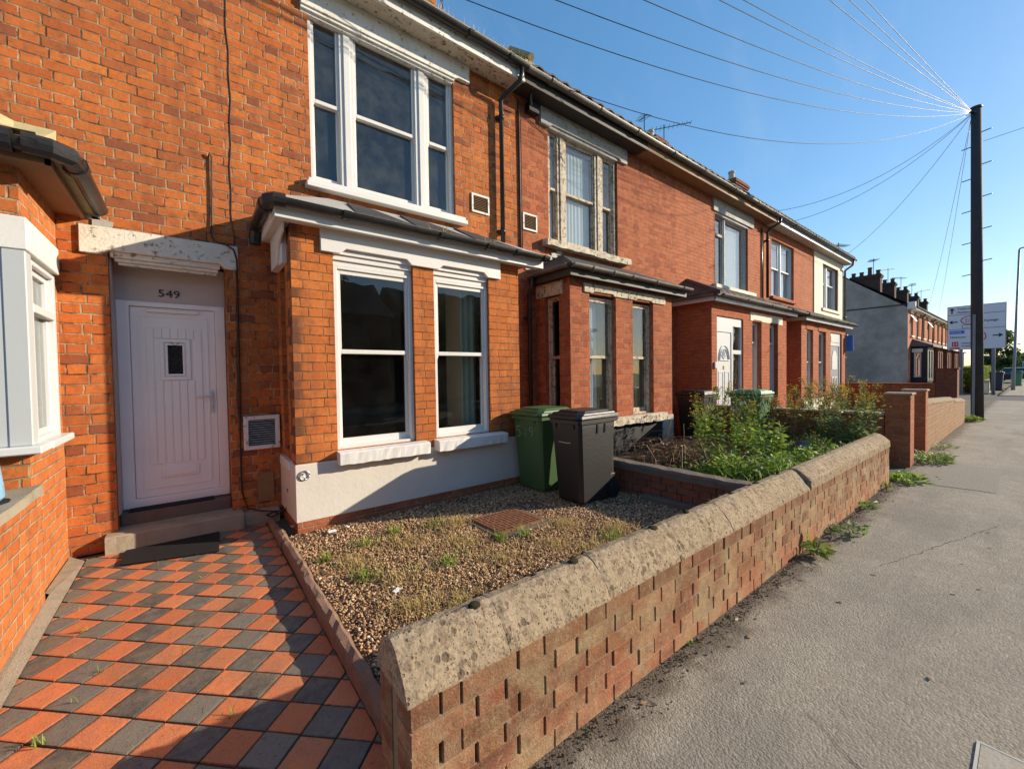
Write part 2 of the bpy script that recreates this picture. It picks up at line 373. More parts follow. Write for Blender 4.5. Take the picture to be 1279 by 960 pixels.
BLUEPOT = plain('blue glaze', (0.22, 0.40, 0.58), 0.3, 0.5)
GLASS = glass_mat('window glass', dirt=0.03)
GLASSD = glass_mat('dusty window glass', (0.82, 0.86, 0.85), 0.005)
GLASSB = glass_mat('bright window glass', (0.86, 0.9, 0.92), 0.03, 1.3)
OBSC = plain('dark leaded glass', (0.012, 0.014, 0.02), 0.12, 0.6)

def _curt(name, col):
    t = T(name); b = t.bsdf(col, 0.9, None, 0.1)
    tr = t.n('ShaderNodeBsdfTranslucent'); t.put(tr.inputs[0], col)
    mx = t.n('ShaderNodeMixShader'); mx.inputs[0].default_value = 0.25
    t.t.links.new(b.outputs[0], mx.inputs[1]); t.t.links.new(tr.outputs[0], mx.inputs[2]); t.t.links.new(mx.outputs[0], t.out.inputs[0])
    return t.mat
NET = _curt('net curtain', (0.86, 0.87, 0.84))
DRAPE = _curt('mustard curtain', (0.46, 0.38, 0.16))
DRAPEG = _curt('pale green curtain', (0.50, 0.55, 0.46))

def _grave():
    t = T('pebbles'); g = t.n('ShaderNodeNewGeometry'); r = g.outputs['Random Per Island']
    c = t.ramp(r, [(0.0, (0.135, 0.074, 0.039)), (0.18, (0.365, 0.189, 0.091)), (0.35, (0.540, 0.317, 0.163)), (0.52, (0.311, 0.196, 0.117)), (0.68, (0.621, 0.405, 0.221)), (0.82, (0.446, 0.236, 0.130)), (0.95, (0.675, 0.513, 0.325)), (0.995, (0.62, 0.55, 0.45))])
    c = t.mix(0.4, c, t.ramp(t.noise(g.outputs['Position'], 150, 2), [(0.3, (0.6, 0.6, 0.6)), (0.7, (1.2, 1.2, 1.2))]), 'MULTIPLY')
    t.bsdf(c, 0.8, None, 0.3); return t.mat
PEBBLE = _grave()

def _soil(name, a, b, sc=30):
    t = T(name); p = t.pos(); n = t.noise(p, sc, 6, 0.7); m = t.noise(p, 2.0, 4)
    c = t.mix(n, a, b); c = t.mix(t.rng(m, 0.4, 0.7, 0, 0.4), c, scl(a, 0.6))
    t.bsdf(c, 0.95, t.bump(n, 0.02), 0.15); return t.mat
SOIL = _soil('soil', (0.05, 0.035, 0.022), (0.16, 0.11, 0.07))
GRAVBASE = _soil('gravel bed', (0.09, 0.06, 0.04), (0.26, 0.17, 0.11), 90)
EARTH = _soil('earth ground', (0.10, 0.10, 0.06), (0.18, 0.17, 0.11), 3)

def _asphalt():
    t = T('pavement asphalt'); p = t.pos(); x, y, z = t.sep(p)
    v = t.vor(p, 95); v2 = t.noise(p, 260, 3, 0.7); big = t.noise(p, 0.9, 5, 0.6); mid = t.noise(p, 6, 5, 0.65)
    c = t.ramp(t.vor(p, 95, 1), [(0.0, (0.25, 0.218, 0.170)), (0.5, (0.33, 0.287, 0.224)), (0.9, (0.39, 0.34, 0.265)), (1.0, (0.55, 0.50, 0.42))])
    c = t.mix(0.5, c, t.ramp(v2, [(0.3, (0.6, 0.6, 0.58)), (0.7, (1.25, 1.25, 1.24))]), 'MULTIPLY')
    c = t.mix(t.rng(big, 0.42, 0.62, 0, 0.6), c, (0.21, 0.184, 0.148))
    c = t.mix(t.rng(mid, 0.5, 0.75, 0, 0.35), c, (0.43, 0.38, 0.305))
    st = t.rng(t.noise(t.comb(t.m('MULTIPLY', x, .45), t.m('MULTIPLY', y, 1.6), 3.0), 1.3, 4, .6), 0.52, 0.60, 0, 1)
    c = t.mix(t.m('MULTIPLY', st, 0.35), c, (0.18, 0.158, 0.128))
    gum = t.rng(t.vor(p, 3.1), 0.035, 0.05, 1, 0)
    c = t.mix(t.m('MULTIPLY', gum, 0.5), c, (0.40, 0.37, 0.31))
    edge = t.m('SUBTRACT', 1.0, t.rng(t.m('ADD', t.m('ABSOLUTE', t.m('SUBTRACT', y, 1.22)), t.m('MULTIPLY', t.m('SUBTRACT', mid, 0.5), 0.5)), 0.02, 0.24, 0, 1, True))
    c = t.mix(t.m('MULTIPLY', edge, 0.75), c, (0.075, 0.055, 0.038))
    h = t.m('ADD', t.m('MULTIPLY', t.m('SUBTRACT', 1.0, v), 0.8), t.m('ADD', t.m('MULTIPLY', v2, 0.8), t.m('MULTIPLY', mid, 1.2)))
    t.bsdf(c, 0.88, t.bump(h, 0.0055), 0.3); return t.mat
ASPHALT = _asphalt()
def _road():
    t = T('road asphalt'); p = t.pos(); n = t.noise(p, 120, 3); b = t.noise(p, 0.7, 4)
    c = t.mix(n, (0.045, 0.045, 0.047), (0.095, 0.092, 0.09)); c = t.mix(t.rng(b, 0.4, 0.7, 0, 0.4), c, (0.11, 0.105, 0.10))
    t.bsdf(c, 0.85, t.bump(n, 0.006), 0.3); return t.mat
ROAD = _road()
PATCHM = plain('asphalt patch', (0.26, 0.228, 0.182), 0.9, 0.25, 0, 0.5, 60, 0.008)
CRACKM = plain('crack dirt', (0.07, 0.055, 0.042), 0.95, 0.1)
KERBM = paint_mat('kerb concrete', (0.33, 0.31, 0.28), 0.85, (0.14, 0.12, 0.1), 0.4, 6, 0.005)

def _coping():
    t = T('old concrete coping'); p = t.pos()
    n = t.noise(p, 7, 6, 0.7); f = t.noise(p, 60, 4, 0.7); big = t.noise(p, 1.6, 4)
    c = t.mix(n, (0.25, 0.185, 0.115), (0.47, 0.37, 0.255))
    c = t.mix(t.rng(big, 0.45, 0.7, 0, 0.35), c, (0.21, 0.17, 0.09))
    blot = t.rng(t.noise(p, 27, 5, 0.7), 0.52, 0.59)
    c = t.mix(t.m('MULTIPLY', blot, 0.62), c, (0.17, 0.11, 0.075))
    spots = t.m('MULTIPLY', t.rng(t.vor(p, 19), 0.22, 0.34, 1, 0), t.rng(t.noise(p, 5, 3), 0.47, 0.6))
    c = t.mix(t.m('MULTIPLY', spots, 0.75), c, (0.115, 0.085, 0.06))
    w = t.n('ShaderNodeTexVoronoi'); t.put(w.inputs['Vector'], p); w.inputs['Scale'].default_value = 46
    agg = t.m('MULTIPLY', t.rng(w.outputs[0], 0.18, 0.28, 1, 0), t.m('GREATER_THAN', t.sep(w.outputs[1])[0], 0.55))
    c = t.mix(t.m('MULTIPLY', agg, 0.85), c, t.ramp(t.sep(w.outputs[1])[1], [(0, (0.09, 0.06, 0.045)), (0.4, (0.30, 0.12, 0.07)), (0.55, (0.16, 0.13, 0.1)), (0.9, (0.2, 0.12, 0.08)), (1, (0.6, 0.55, 0.45))]))
    sp2 = t.m('MULTIPLY', t.rng(t.vor(p, 75), 0.22, 0.33, 1, 0), t.rng(t.noise(p, 9, 2), 0.40, 0.55))
    c = t.mix(t.m('MULTIPLY', sp2, 0.8), c, (0.09, 0.07, 0.05))
    c = t.mix(0.6, c, t.ramp(f, [(0.3, (0.55, 0.55, 0.53)), (0.7, (1.25, 1.22, 1.2))]), 'MULTIPLY')
    h = t.m('ADD', t.m('MULTIPLY', n, 0.7), t.m('SUBTRACT', t.m('MULTIPLY', f, 0.5), t.m('ADD', t.m('MULTIPLY', spots, 0.3), t.m('MULTIPLY', agg, 0.5))))
    t.bsdf(c, 0.95, t.bump(h, 0.009), 0.15); return t.mat
COPING = _coping()
CONC = paint_mat('rough concrete', (0.36, 0.31, 0.23), 0.9, (0.14, 0.12, 0.09), 0.55, 7, 0.008)
CONCD = paint_mat('dark concrete', (0.16, 0.125, 0.10), 0.9, (0.06, 0.05, 0.04), 0.5, 7, 0.01)
KERBR = paint_mat('reddish edging', (0.28, 0.165, 0.11), 0.9, (0.11, 0.085, 0.055), 0.6, 8, 0.012)

def _oldbrick():
    t = T('weathered wall brick'); g = t.n('ShaderNodeNewGeometry'); p = g.outputs['Position']; r = g.outputs['Random Per Island']; x, y, z = t.sep(p)
    c = t.ramp(r, [(0, (0.14, 0.065, 0.04)), (0.25, (0.29, 0.13, 0.065)), (0.45, (0.19, 0.085, 0.045)), (0.65, (0.33, 0.155, 0.085)), (0.85, (0.17, 0.07, 0.042)), (1, (0.28, 0.11, 0.058))])
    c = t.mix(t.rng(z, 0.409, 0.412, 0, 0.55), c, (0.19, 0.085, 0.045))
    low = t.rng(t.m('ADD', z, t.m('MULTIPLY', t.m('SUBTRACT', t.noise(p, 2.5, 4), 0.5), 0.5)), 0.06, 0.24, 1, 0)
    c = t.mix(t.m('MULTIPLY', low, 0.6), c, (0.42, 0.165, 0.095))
    n = t.noise(p, 13, 6, 0.7); f = t.noise(p, 110, 3, 0.7)
    lich = t.m('MULTIPLY', t.rng(t.noise(p, 3.4, 6, 0.7), 0.42, 0.60), t.rng(z, 0.38, 0.44, 1, .35))
    c = t.mix(t.m('MULTIPLY', lich, 0.52), c, t.mix(n, (0.34, 0.29, 0.14), (0.48, 0.42, 0.27)))
    c = t.mix(t.rng(n, 0.50, 0.72, 0, 0.6), c, (0.10, 0.06, 0.038))
    c = t.mix(t.rng(t.noise(p, 34, 4, 0.7), 0.55, 0.68, 0, 0.5), c, (0.36, 0.28, 0.18))
    c = t.mix(0.5, c, t.ramp(f, [(0.3, (0.6, 0.6, 0.6)), (0.7, (1.25, 1.25, 1.25))]), 'MULTIPLY')
    t.bsdf(c, 0.95, t.bump(t.m('ADD', n, t.m('MULTIPLY', f, 0.5)), 0.006), 0.15); return t.mat
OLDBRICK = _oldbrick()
BEDM = paint_mat('bed mortar', (0.30, 0.235, 0.15), 0.95, (0.10, 0.075, 0.05), 0.6, 12, 0.006)
MORTARM = paint_mat('old mortar', (0.17, 0.135, 0.09), 0.95, (0.05, 0.04, 0.03), 0.5, 9, 0.008)

MOSS = _soil('moss', (0.018, 0.016, 0.010), (0.07, 0.065, 0.025), 60)
RIMM = plain('worn rim', (0.46, 0.44, 0.40), 0.6)
COVER = plain('cover concrete', (0.40, 0.355, 0.285), 0.9, 0.2, 0, 0.35, 60, 0.003)

def _tile(name, a, b, d):
    t = T(name); g = t.n('ShaderNodeNewGeometry'); p = g.outputs['Position']; r = g.outputs['Random Per Island']
    c = t.ramp(r, [(0, a), (.45, t_mid(a, b)), (.8, b), (1, d)]); n = t.noise(p, 14, 6, 0.72); f = t.noise(p, 160, 3, 0.7)
    c = t.mix(t.rng(n, 0.40, 0.70, 0, 0.75), c, d)
    c = t.mix(t.rng(t.noise(p, 2.3, 5, .65), 0.45, 0.68, 0, 0.45), c, (0.25, 0.18, 0.11))
    wp = t.rng(t.noise(p, 42, 5, .75), 0.58, 0.66, 0, .6); c = t.mix(wp, c, scl(a, .45))
    q = t.n('ShaderNodeMapping'); q.inputs['Rotation'].default_value = (0, 0, math.radians(45)); t.put(q.inputs['Vector'], p); qx, qy, qz = t.sep(q.outputs[0])
    s_ = .1655; ox, oy = TILE_OFF
    def ed(v, o): 
        fr = t.m('FRACT', t.m('DIVIDE', t.m('ADD', v, o), s_)); return t.m('MINIMUM', fr, t.m('SUBTRACT', 1.0, fr))
    e = t.m('ADD', t.m('MINIMUM', ed(qx, ox), ed(qy, oy)), t.m('MULTIPLY', t.m('SUBTRACT', t.noise(p, 30, 4, .7), .5), .10))
    c = t.mix(t.rng(e, .005, .055, .8, 0), c, (0.075, 0.058, 0.04))
    c = t.mix(0.5, c, t.ramp(f, [(0.3, (0.6, 0.6, 0.6)), (0.7, (1.22, 1.22, 1.22))]), 'MULTIPLY')
    t.bsdf(c, 0.85, t.bump(t.m('ADD', n, t.m('ADD', t.m('MULTIPLY', f, 0.4), t.m('MULTIPLY', t.rng(e, .02, .09), .5))), 0.004), 0.25); return t.mat
def t_mid(a, b): return tuple((x + y) / 2 for x, y in zip(a, b))
_cc = (-.60, 3.482); TILE_OFF = (-((_cc[0] - _cc[1]) * .70711) + .1655 / 2, -((_cc[0] + _cc[1]) * .70711) + .1655 / 2)
TILER = _tile('red quarry tile', (0.56, 0.145, 0.05), (0.70, 0.22, 0.085), (0.47, 0.19, 0.10))
TILEB = _tile('black quarry tile', (0.075, 0.066, 0.06), (0.18, 0.16, 0.14), (0.24, 0.195, 0.14))
TILEBASE = _soil('tile bed', (0.04, 0.035, 0.03), (0.11, 0.09, 0.06), 40)
def _rust():
    t = T('rusty iron'); p = t.pos(); n = t.noise(p, 18, 6, 0.7)
    c = t.mix(n, (0.10, 0.045, 0.028), (0.36, 0.16, 0.08)); t.bsdf(c, 0.8, t.bump(n, 0.003), 0.3, 0.2); return t.mat
RUST = _rust()
def _gable():
    t = T('grey pebbledash render'); p = t.pos(); n = t.noise(p, 0.55, 5, 0.65); f = t.noise(p, 30, 3, 0.7); m = t.noise(p, 2.6, 5, 0.7)
    c = t.mix(t.rng(n, 0.35, 0.65), (0.30, 0.265, 0.225), (0.46, 0.41, 0.345)); c = t.mix(t.rng(m, 0.5, 0.75, 0, 0.5), c, (0.21, 0.185, 0.155))
    t.bsdf(c, 0.95, t.bump(f, 0.01), 0.1); return t.mat
GABLE = _gable()
WOODPOLE = paint_mat('dark pole timber', (0.045, 0.042, 0.045), 0.8, (0.10, 0.085, 0.075), 0.4, 3, 0.006)
BARK = paint_mat('bark', (0.10, 0.075, 0.055), 0.95, (0.04, 0.03, 0.02), 0.5, 8, 0.02)
LEAF_A = leaf_mat('weed leaf', (0.14, 0.26, 0.035), (0.34, 0.44, 0.07))
LEAF_B = leaf_mat('grey green leaf', (0.13, 0.21, 0.07), (0.28, 0.34, 0.14))
LEAF_T = leaf_mat('tree leaf', (0.035, 0.075, 0.02), (0.09, 0.14, 0.035))
LEAF_H = leaf_mat('hedge leaf', (0.16, 0.24, 0.04), (0.32, 0.36, 0.07))
STEMM = leaf_mat('weed stem', (0.16, 0.20, 0.06), (0.24, 0.20, 0.09), 0.1)
DEADM = leaf_mat('dead stems', (0.20, 0.11, 0.055), (0.38, 0.24, 0.13), 0.15)
STRAW = leaf_mat('dry grass', (0.44, 0.32, 0.12), (0.62, 0.48, 0.22), 0.3)
GRASSG = leaf_mat('green grass', (0.15, 0.26, 0.04), (0.32, 0.40, 0.08), 0.35)
FLOWER = leaf_mat('yellow flower', (0.62, 0.38, 0.02), (0.78, 0.56, 0.04), 0.3)
FLUFF = leaf_mat('seed fluff', (0.66, 0.62, 0.54), (0.8, 0.77, 0.7), 0.3)
B_CHIM = brick_mat('silhouette dark chimney brick', [(0.085, 0.055, 0.045), (0.11, 0.06, 0.045), (0.07, 0.05, 0.045)], (0.10, 0.085, 0.07), grime=0.4, h=0.082, stretcher=True, S=0.24)  # brick darkened so the far chimneys read as silhouettes
PANELW = paint_mat('greyish white panel', (0.44, 0.47, 0.48), 0.4, (0.4, 0.4, 0.38), 0.12, 2.0, 0.0005)
SLATE = paint_mat('far roof slate', (0.07, 0.068, 0.075), 0.7, (0.13, 0.11, 0.09), 0.4, 4, 0.004)
CARBLUE = plain('van blue paint', (0.22, 0.32, 0.44), 0.3, 0.5)
CARDARK = plain('dark car paint', (0.03, 0.03, 0.035), 0.25, 0.5)
CARGLASS = plain('car glass', (0.02, 0.025, 0.03), 0.08, 0.6)
SKY_STRENGTH, SUN_STRENGTH, EXPOSURE = 0.15, 3.5, 1.15
# ------------------------------------------------------------------ windows and house fittings
def XF(y0):            # wall facing -y: (u, depth, z)
    return lambda u, d, z: (u, y0 + d, z)
def XS(x0):            # wall facing -x: u runs along y
    return lambda u, d, z: (x0 + d, u, z)

def window(parent, xf, u0, u1, z0, z1, lights, meet, mat, glass=GLASS, d=0.0, fd=0.11, st=0.04, sash=True, bar=0.035, sill=None, name='window', mull=True):
    """frame mesh with sashes and panes as its sub-parts. lights: list of (u0,u1); meet: height of meeting rail or None"""
    mb = MB(xf)
    us = [u0] + [x for l in lights for x in l] + [u1]
    zb, zt = z0 + bar, z1 - bar
    for i in range(0, len(us), 2):
        if us[i + 1] - us[i] > 0.002:
            mb.box(us[i], us[i + 1], d, d + fd, z0, z1)
            if us[i + 1] - us[i] > 0.09:       # moulded face on wide mullions
                c = (us[i] + us[i + 1]) / 2; w = (us[i + 1] - us[i]) * 0.22
                mb.box(c - w, c + w, d - 0.018, d, z0, z1)
    for a, b in lights:
        mb.box(a, b, d, d + fd, z0, zb); mb.box(a, b, d, d + fd, zt, z1)
    f = mb.build(name, mat, parent, bevel=0.004)
    gl = MB(xf)
    for a, b in lights:
        if meet is None:
            s = MB(xf); y = d + 0.035
            s.box(a, a + st, y, y + 0.05, zb, zt); s.box(b - st, b, y, y + 0.05, zb, zt)
            s.box(a + st, b - st, y, y + 0.05, zb, zb + st); s.box(a + st, b - st, y, y + 0.05, zt - st, zt)
            s.build('sash', mat, f, bevel=0.003)
            gl.box(a + st, b - st, y + 0.022, y + 0.026, zb + st, zt - st)
        else:
            for up in (1, 0):
                s = MB(xf); y = d + (0.02 if up else 0.062)
                lo, hi = (meet - 0.022, zt) if up else (zb, meet + 0.022)
                br = 0.045 if up else 0.075; tr = 0.045
                s.box(a, a + st, y, y + 0.038, lo, hi); s.box(b - st, b, y, y + 0.038, lo, hi)
                s.box(a + st, b - st, y, y + 0.038, lo, lo + br); s.box(a + st, b - st, y, y + 0.038, hi - tr, hi)
                if up:      # little horns under the meeting rail
                    s.prism([(a, lo), (a + st * 0.9, lo), (a + st * 0.3, lo - 0.06), (a, lo - 0.07)], 'y', y, y + 0.036)
                    s.prism([(b, lo), (b - st * 0.9, lo), (b - st * 0.3, lo - 0.06), (b, lo - 0.07)], 'y', y, y + 0.036)
                s.build('sash', mat, f, bevel=0.003)
                gl.box(a + st, b - st, y + 0.016, y + 0.020, lo + br, hi - tr)
    gl.build('pane', glass, f)
    return f

def rough_slab(mb, x0, x1, y0, y1, z0, z1, n=12, amp=0.006, seed=0):
    """stone sill with uneven front edge"""
    r = random.Random(seed); rings = []
    for k in range(n + 1):
        x = x0 + (x1 - x0) * k / n; j = lambda: r.uniform(-amp, amp)
        rings.append([(x, y0 + j(), z0 + j()), (x, y0 + j() * 0.7, z1 - 0.012 + j() * 0.4), (x, y0 + 0.02, z1 + j() * 0.3), (x, y1, z1 + 0.012), (x, y1, z0)])
    return mb.loft(rings)

def vent(parent, x0, x1, z0, z1, y=5.22, slats=9):
    mb = MB(); fw = 0.03
    mb.box(x0, x1, y - 0.022, y - 0.001, z0, z0 + fw); mb.box(x0, x1, y - 0.022, y - 0.001, z1 - fw, z1)
    mb.box(x0, x0 + fw, y - 0.022, y - 0.001, z0 + fw, z1 - fw); mb.box(x1 - fw, x1, y - 0.022, y - 0.001, z0 + fw, z1 - fw)
    v = mb.build('air_vent', WHITE_OLD, parent, bevel=0.003)
    MB().box(x0 + fw, x1 - fw, y - 0.003, y - 0.001, z0 + fw, z1 - fw).build('dark_backing', RUBBER, v); s = MB()  # black sheet stands in for the shaded hollow behind the slats
    for k in range(slats):
        z = z0 + fw + (z1 - z0 - 2 * fw) * (k + 0.5) / slats; hh = (z1 - z0 - 2 * fw) / slats * 0.24
        s.prism([(y - 0.018, z - hh), (y - 0.015, z - hh), (y - 0.004, z + hh), (y - 0.007, z + hh)], 'x', x0 + fw, x1 - fw)
    s.build('grille', BROWNWOOD, v)
    return v

def gutter_x(mb, x0, x1, y, z, r=0.06, joints=()):
    mb.halfpipe('x', x0, x1, (y, z), r)
    for j in joints: mb.halfpipe('x', j - 0.035, j + 0.035, (y, z), r + 0.012, 0.016)
    mb.prism([(y + r * math.cos(math.pi + math.pi * k / 8), z + r * math.sin(math.pi + math.pi * k / 8)) for k in range(9)], 'x', x0 - 0.006, x0)
    mb.prism([(y + r * math.cos(math.pi + math.pi * k / 8), z + r * math.sin(math.pi + math.pi * k / 8)) for k in range(9)], 'x', x1, x1 + 0.006)

def main_roof(parent, x0, x1, mat, eave_z=6.27, ridge_z=9.75, wave=0.0, y0=4.80, yr=9.0, yb=13.2, seed=1):
    """tiled pitched roof: rows of overlapping courses with a wavy front edge"""
    r = random.Random(seed); n = max(4, int((x1 - x0) / 0.075)); rows = 26; mb = MB()
    slope = (ridge_z - eave_z) / (yr - y0)
    for k in range(rows):
        ya = y0 + (yr - y0) * k / rows; yb_ = y0 + (yr - y0) * (k + 1) / rows + 0.06
        rings = []
        for i in range(n + 1):
            x = x0 + (x1 - x0) * i / n
            w = wave * (0.5 + 0.5 * math.sin(2 * math.pi * x / 0.29)) + r.uniform(0, 0.006)
            za = eave_z + slope * (ya - y0); zb = eave_z + slope * (yb_ - y0)
            rings.append([(x, ya + r.uniform(-.004, .004), za + w + 0.02), (x, yb_, zb + w * 0.6), (x, yb_, zb - 0.02), (x, ya, za + w - 0.005)])
        mb.loft(rings)
    zb2 = eave_z
    mb.add([(x0, yr, ridge_z), (x1, yr, ridge_z), (x1, yb, zb2), (x0, yb, zb2), (x0, yr, ridge_z - .08), (x1, yr, ridge_z - .08), (x1, yb, zb2 - .08), (x0, yb, zb2 - .08)], [(0, 1, 2, 3), (7, 6, 5, 4), (0, 3, 7, 4), (1, 5, 6, 2), (2, 6, 7, 3), (0, 4, 5, 1)])
    rings = []
    for i in range(int((x1 - x0) / 0.45) + 2):
        x = min(x1, x0 + i * 0.45)
        rings.append([(x, yr + 0.14 * math.cos(a), ridge_z - 0.03 + 0.11 * math.sin(a)) for a in (0, .6, 1.2, 1.9, 2.5, math.pi)])
    mb.loft(rings)
    return mb.build('roof', mat, parent)

def chimney(parent, x0, x1, y0, y1, z0, z1, mat, pots, potmat=POT):
    mb = MB(); mb.box(x0, x1, y0, y1, z0, z1 - 0.28)
    mb.box(x0 - .04, x1 + .04, y0 - .04, y1 + .04, z1 - .28, z1 - .19); mb.box(x0 - .08, x1 + .08, y0 - .08, y1 + .08, z1 - .19, z1 - .08); mb.box(x0 - .03, x1 + .03, y0 - .03, y1 + .03, z1 - .08, z1)
    c = mb.build('chimney', mat, parent)
    for (px, py, ph, pr_) in pots:
        MB().lathe([(pr_ * 1.1, 0), (pr_ * 1.15, .05), (pr_, .09), (pr_ * .9, ph - .1), (pr_ * 1.08, ph - .08), (pr_ * 1.08, ph), (pr_ * .8, ph), (pr_ * .75, ph - .15)], (px, py, z1), 14).build('chimney_pot', potmat, c, smooth=False)
    return c

def aerial(parent, base, h, boom, n=9, w=0.28, ang=0.0, grid=False):
    mb = MB(); x, y, z = base
    mb.tube([(x, y, z), (x, y, z + h)], 0.018, 6)
    d = Vector((math.cos(ang), math.sin(ang), 0.06)); s = Vector((-math.sin(ang), math.cos(ang), 0))
    c = Vector((x, y, z + h - 0.12))
    mb.tube([c - d * boom * 0.35, c + d * boom * 0.65], 0.014, 6)
    for k in range(n):
        p = c + d * boom * (-0.3 + 0.95 * k / (n - 1)); ww = w * (1 - 0.35 * k / n)
        mb.tube([p - s * ww, p + s * ww], 0.008, 5)
    if grid:
        p = c - d * boom * 0.35
        for zz in (-.18, -.06, .06, .18): mb.tube([p - s * w * .9 + Vector((0, 0, zz)), p + s * w * .9 + Vector((0, 0, zz))], 0.009, 5)
        for q in (-.9, .9): mb.tube([p + s * w * q + Vector((0, 0, -.2)), p + s * w * q + Vector((0, 0, .2))], 0.009, 5)
    return mb.build('aerial', DARKMETAL, parent)

def lean_roof(parent, x0, x1, y0, ze, yw, zt, hl, hr, mat, th=0.05, name='bay_roof', tiles=False, seed=3):
    """hipped lean-to roof: eaves x0..x1 at (y0,ze), top on the wall between x0+hl and x1-hr at (yw,zt)"""
    mb = MB()
    A, B = (x0, y0, ze), (x1, y0, ze); C, D = (x1, yw, ze), (x0, yw, ze); E_, F_ = (x0 + hl, yw, zt), (x1 - hr, yw, zt)
    dn = lambda p: (p[0], p[1], p[2] - th)
    vs = [A, B, F_, E_, C, D, dn(A), dn(B), dn(C), dn(D)]
    mb.add(vs, [(0, 1, 2, 3), (1, 4, 2), (5, 0, 3), (4, 5, 3, 2), (0, 6, 7, 1), (1, 7, 8, 4), (4, 8, 9, 5), (5, 9, 6, 0), (6, 9, 8, 7)])
    if tiles:
        r = random.Random(seed); rows = 5
        def on(a, b, t): return tuple(a[i] + (b[i] - a[i]) * t for i in range(3))
        for k in range(rows):
            t0, t1 = k / rows, min(1, (k + 1.2) / rows)
            for (P, Q, P2, Q2) in ((A, B, E_, F_), (D, A, E_, E_)):
                a0, b0 = on(P, P2, t0), on(Q, Q2, t0); a1, b1 = on(P, P2, t1), on(Q, Q2, t1)
                L = (Vector(b0) - Vector(a0)).length; n = max(2, int(L / 0.075)); rings = []
                for i in range(n + 1):
                    s_ = i / n; q0 = Vector(on(a0, b0, s_)); q1 = Vector(on(a1, b1, s_))
                    w = 0.028 * (0.5 + 0.5 * math.sin(2 * math.pi * s_ * L / 0.29))
                    q0 = q0 + Vector((0, 0, 0.018 + w)); q1 = q1 + Vector((0, 0, 0.006 + w * 0.5))
                    rings.append([tuple(q0), tuple(q1), (q1.x, q1.y, q1.z - .012), (q0.x, q0.y, q0.z - .03)])
                mb.loft(rings)
        mb.tube([A, E_], 0.06, 8)
        mb.tube([on(E_, F_, 0.0), F_], 0.03, 6)
    return mb.build(name, mat, parent)

def bracketed_pipe(mb, x, y, z0, z1, r=0.034, swan=None):
    pts = []
    if swan: pts += swan
    pts += [(x, y, z1), (x, y, z0)]
    mb.tube(pts, r, 10)
    z = z1 - 0.25
    while z > z0 + 0.3:
        mb.tube([(x, y, z - .035), (x, y, z + .035)], r + .009, 10); mb.box(x - .07, x + .07, y + r * .6, y + r + .03, z - .02, z + .02); z -= 1.75

def wavy_curtain(name, u0, u1, y, z0, z1, mat, amp=0.03, per=0.11, seed=0, parent=None):
    r = random.Random(seed); n = max(8, int((u1 - u0) / 0.018)); rings = []; ph = r.uniform(0, 6)
    for i in range(n + 1):
        u = u0 + (u1 - u0) * i / n; a = amp * math.sin(2 * math.pi * u / per + ph + 0.8 * math.sin(u * 9))
        rings.append([(u, y + a, z0), (u, y + a, z1), (u, y + a + 0.006, z1), (u, y + a + 0.006, z0)])
    return MB().loft(rings).build(name, mat, parent, smooth=False)

def interior(parent, x0, x1, yf, yb, z0, z1, mat=INTER):
    mb = MB()
    mb.box(x0, x1, yb, yb + .1, z0, z1); mb.box(x0 - .0, x0 + .08, yf, yb, z0, z1); mb.box(x1 - .08, x1, yf, yb, z0, z1)
    mb.box(x0, x1, yf, yb, z1, z1 + .08)
    mb.box(x0 + .08, x1 - .08, yf, yb, z0 - .08, z0)
    return mb.build('interior', mat, parent)

def shell(parent, x0, x1, mat, z1=6.1):
    """party walls and back wall so the house is closed"""
    mb = MB(); mb.box(x0 + .01, x0 + .11, 5.45, 12.9, 0, z1); mb.box(x1 - .11, x1 - .01, 5.45, 12.9, 0, z1); mb.box(x0 + .01, x1 - .01, 12.9, 13.1, 0, z1)
    return mb.build('rear_wall', mat, parent)

def eaves(parent, x0, x1, gmat, smat, fmat, joints=(), zg=6.245, brackets=True):
    mb = MB(); mb.box(x0, x1, 4.93, 5.22, 6.075, 6.095); mb.build('soffit', smat, parent)
    mb = MB(); mb.box(x0, x1, 4.905, 4.93, 6.05, 6.23); mb.box(x0, x1, 4.893, 4.905, 6.05, 6.09); mb.build('fascia', fmat, parent, bevel=.003)
    mb = MB(); gutter_x(mb, x0 + .006, x1 - .006, 4.832, zg, 0.062, joints); return mb.build('gutter', gmat, parent)

# ------------------------------------------------------------------ HOUSE 549
H1 = thing('terraced_house', 'orange brick terraced house numbered 549 with white sash windows and front door', 'house', (1.7, 5.22, 0), 'terraced houses of the near row')
X0, X1 = -0.868, 4.25
mb = MB(); mb.panel(X0, X1, 0, 6.08, 5.22, 5.45, [(-0.56, 0.32, -.01, 2.737), (1.175, 3.10, 3.845, 5.82), (0.98, 3.42, 0.2, 2.95)]); mb.build('wall', B_MAIN, H1)
shell(H1, X0, X1, B_MAIN)
interior(H1, 0.55, 4.1, 5.46, 9.0, 0.25, 3.0); interior(H1, -0.7, 4.1, 5.46, 9.0, 3.35, 5.95)
main_roof(H1, X0, X1, MOSSTILE, seed=1)
eaves(H1, X0, 4.19, BLACKP, SOFFIT, WHITE_OLD, (0.4, 2.05, 3.15, 3.85))
mb = MB()
for k in range(60):      # moss and dry grass in the gutter
    x = RND.uniform(2.3, 4.2); h = RND.uniform(.04, .15)
    mb.add([(x - .012, 4.82, 6.25), (x + .012, 4.85, 6.25), (x + RND.uniform(-.06, .06), 4.80, 6.27 + h)], [(0, 1, 2)])
tag(mb.build('gutter_weeds', STRAW, H1), kind='stuff')
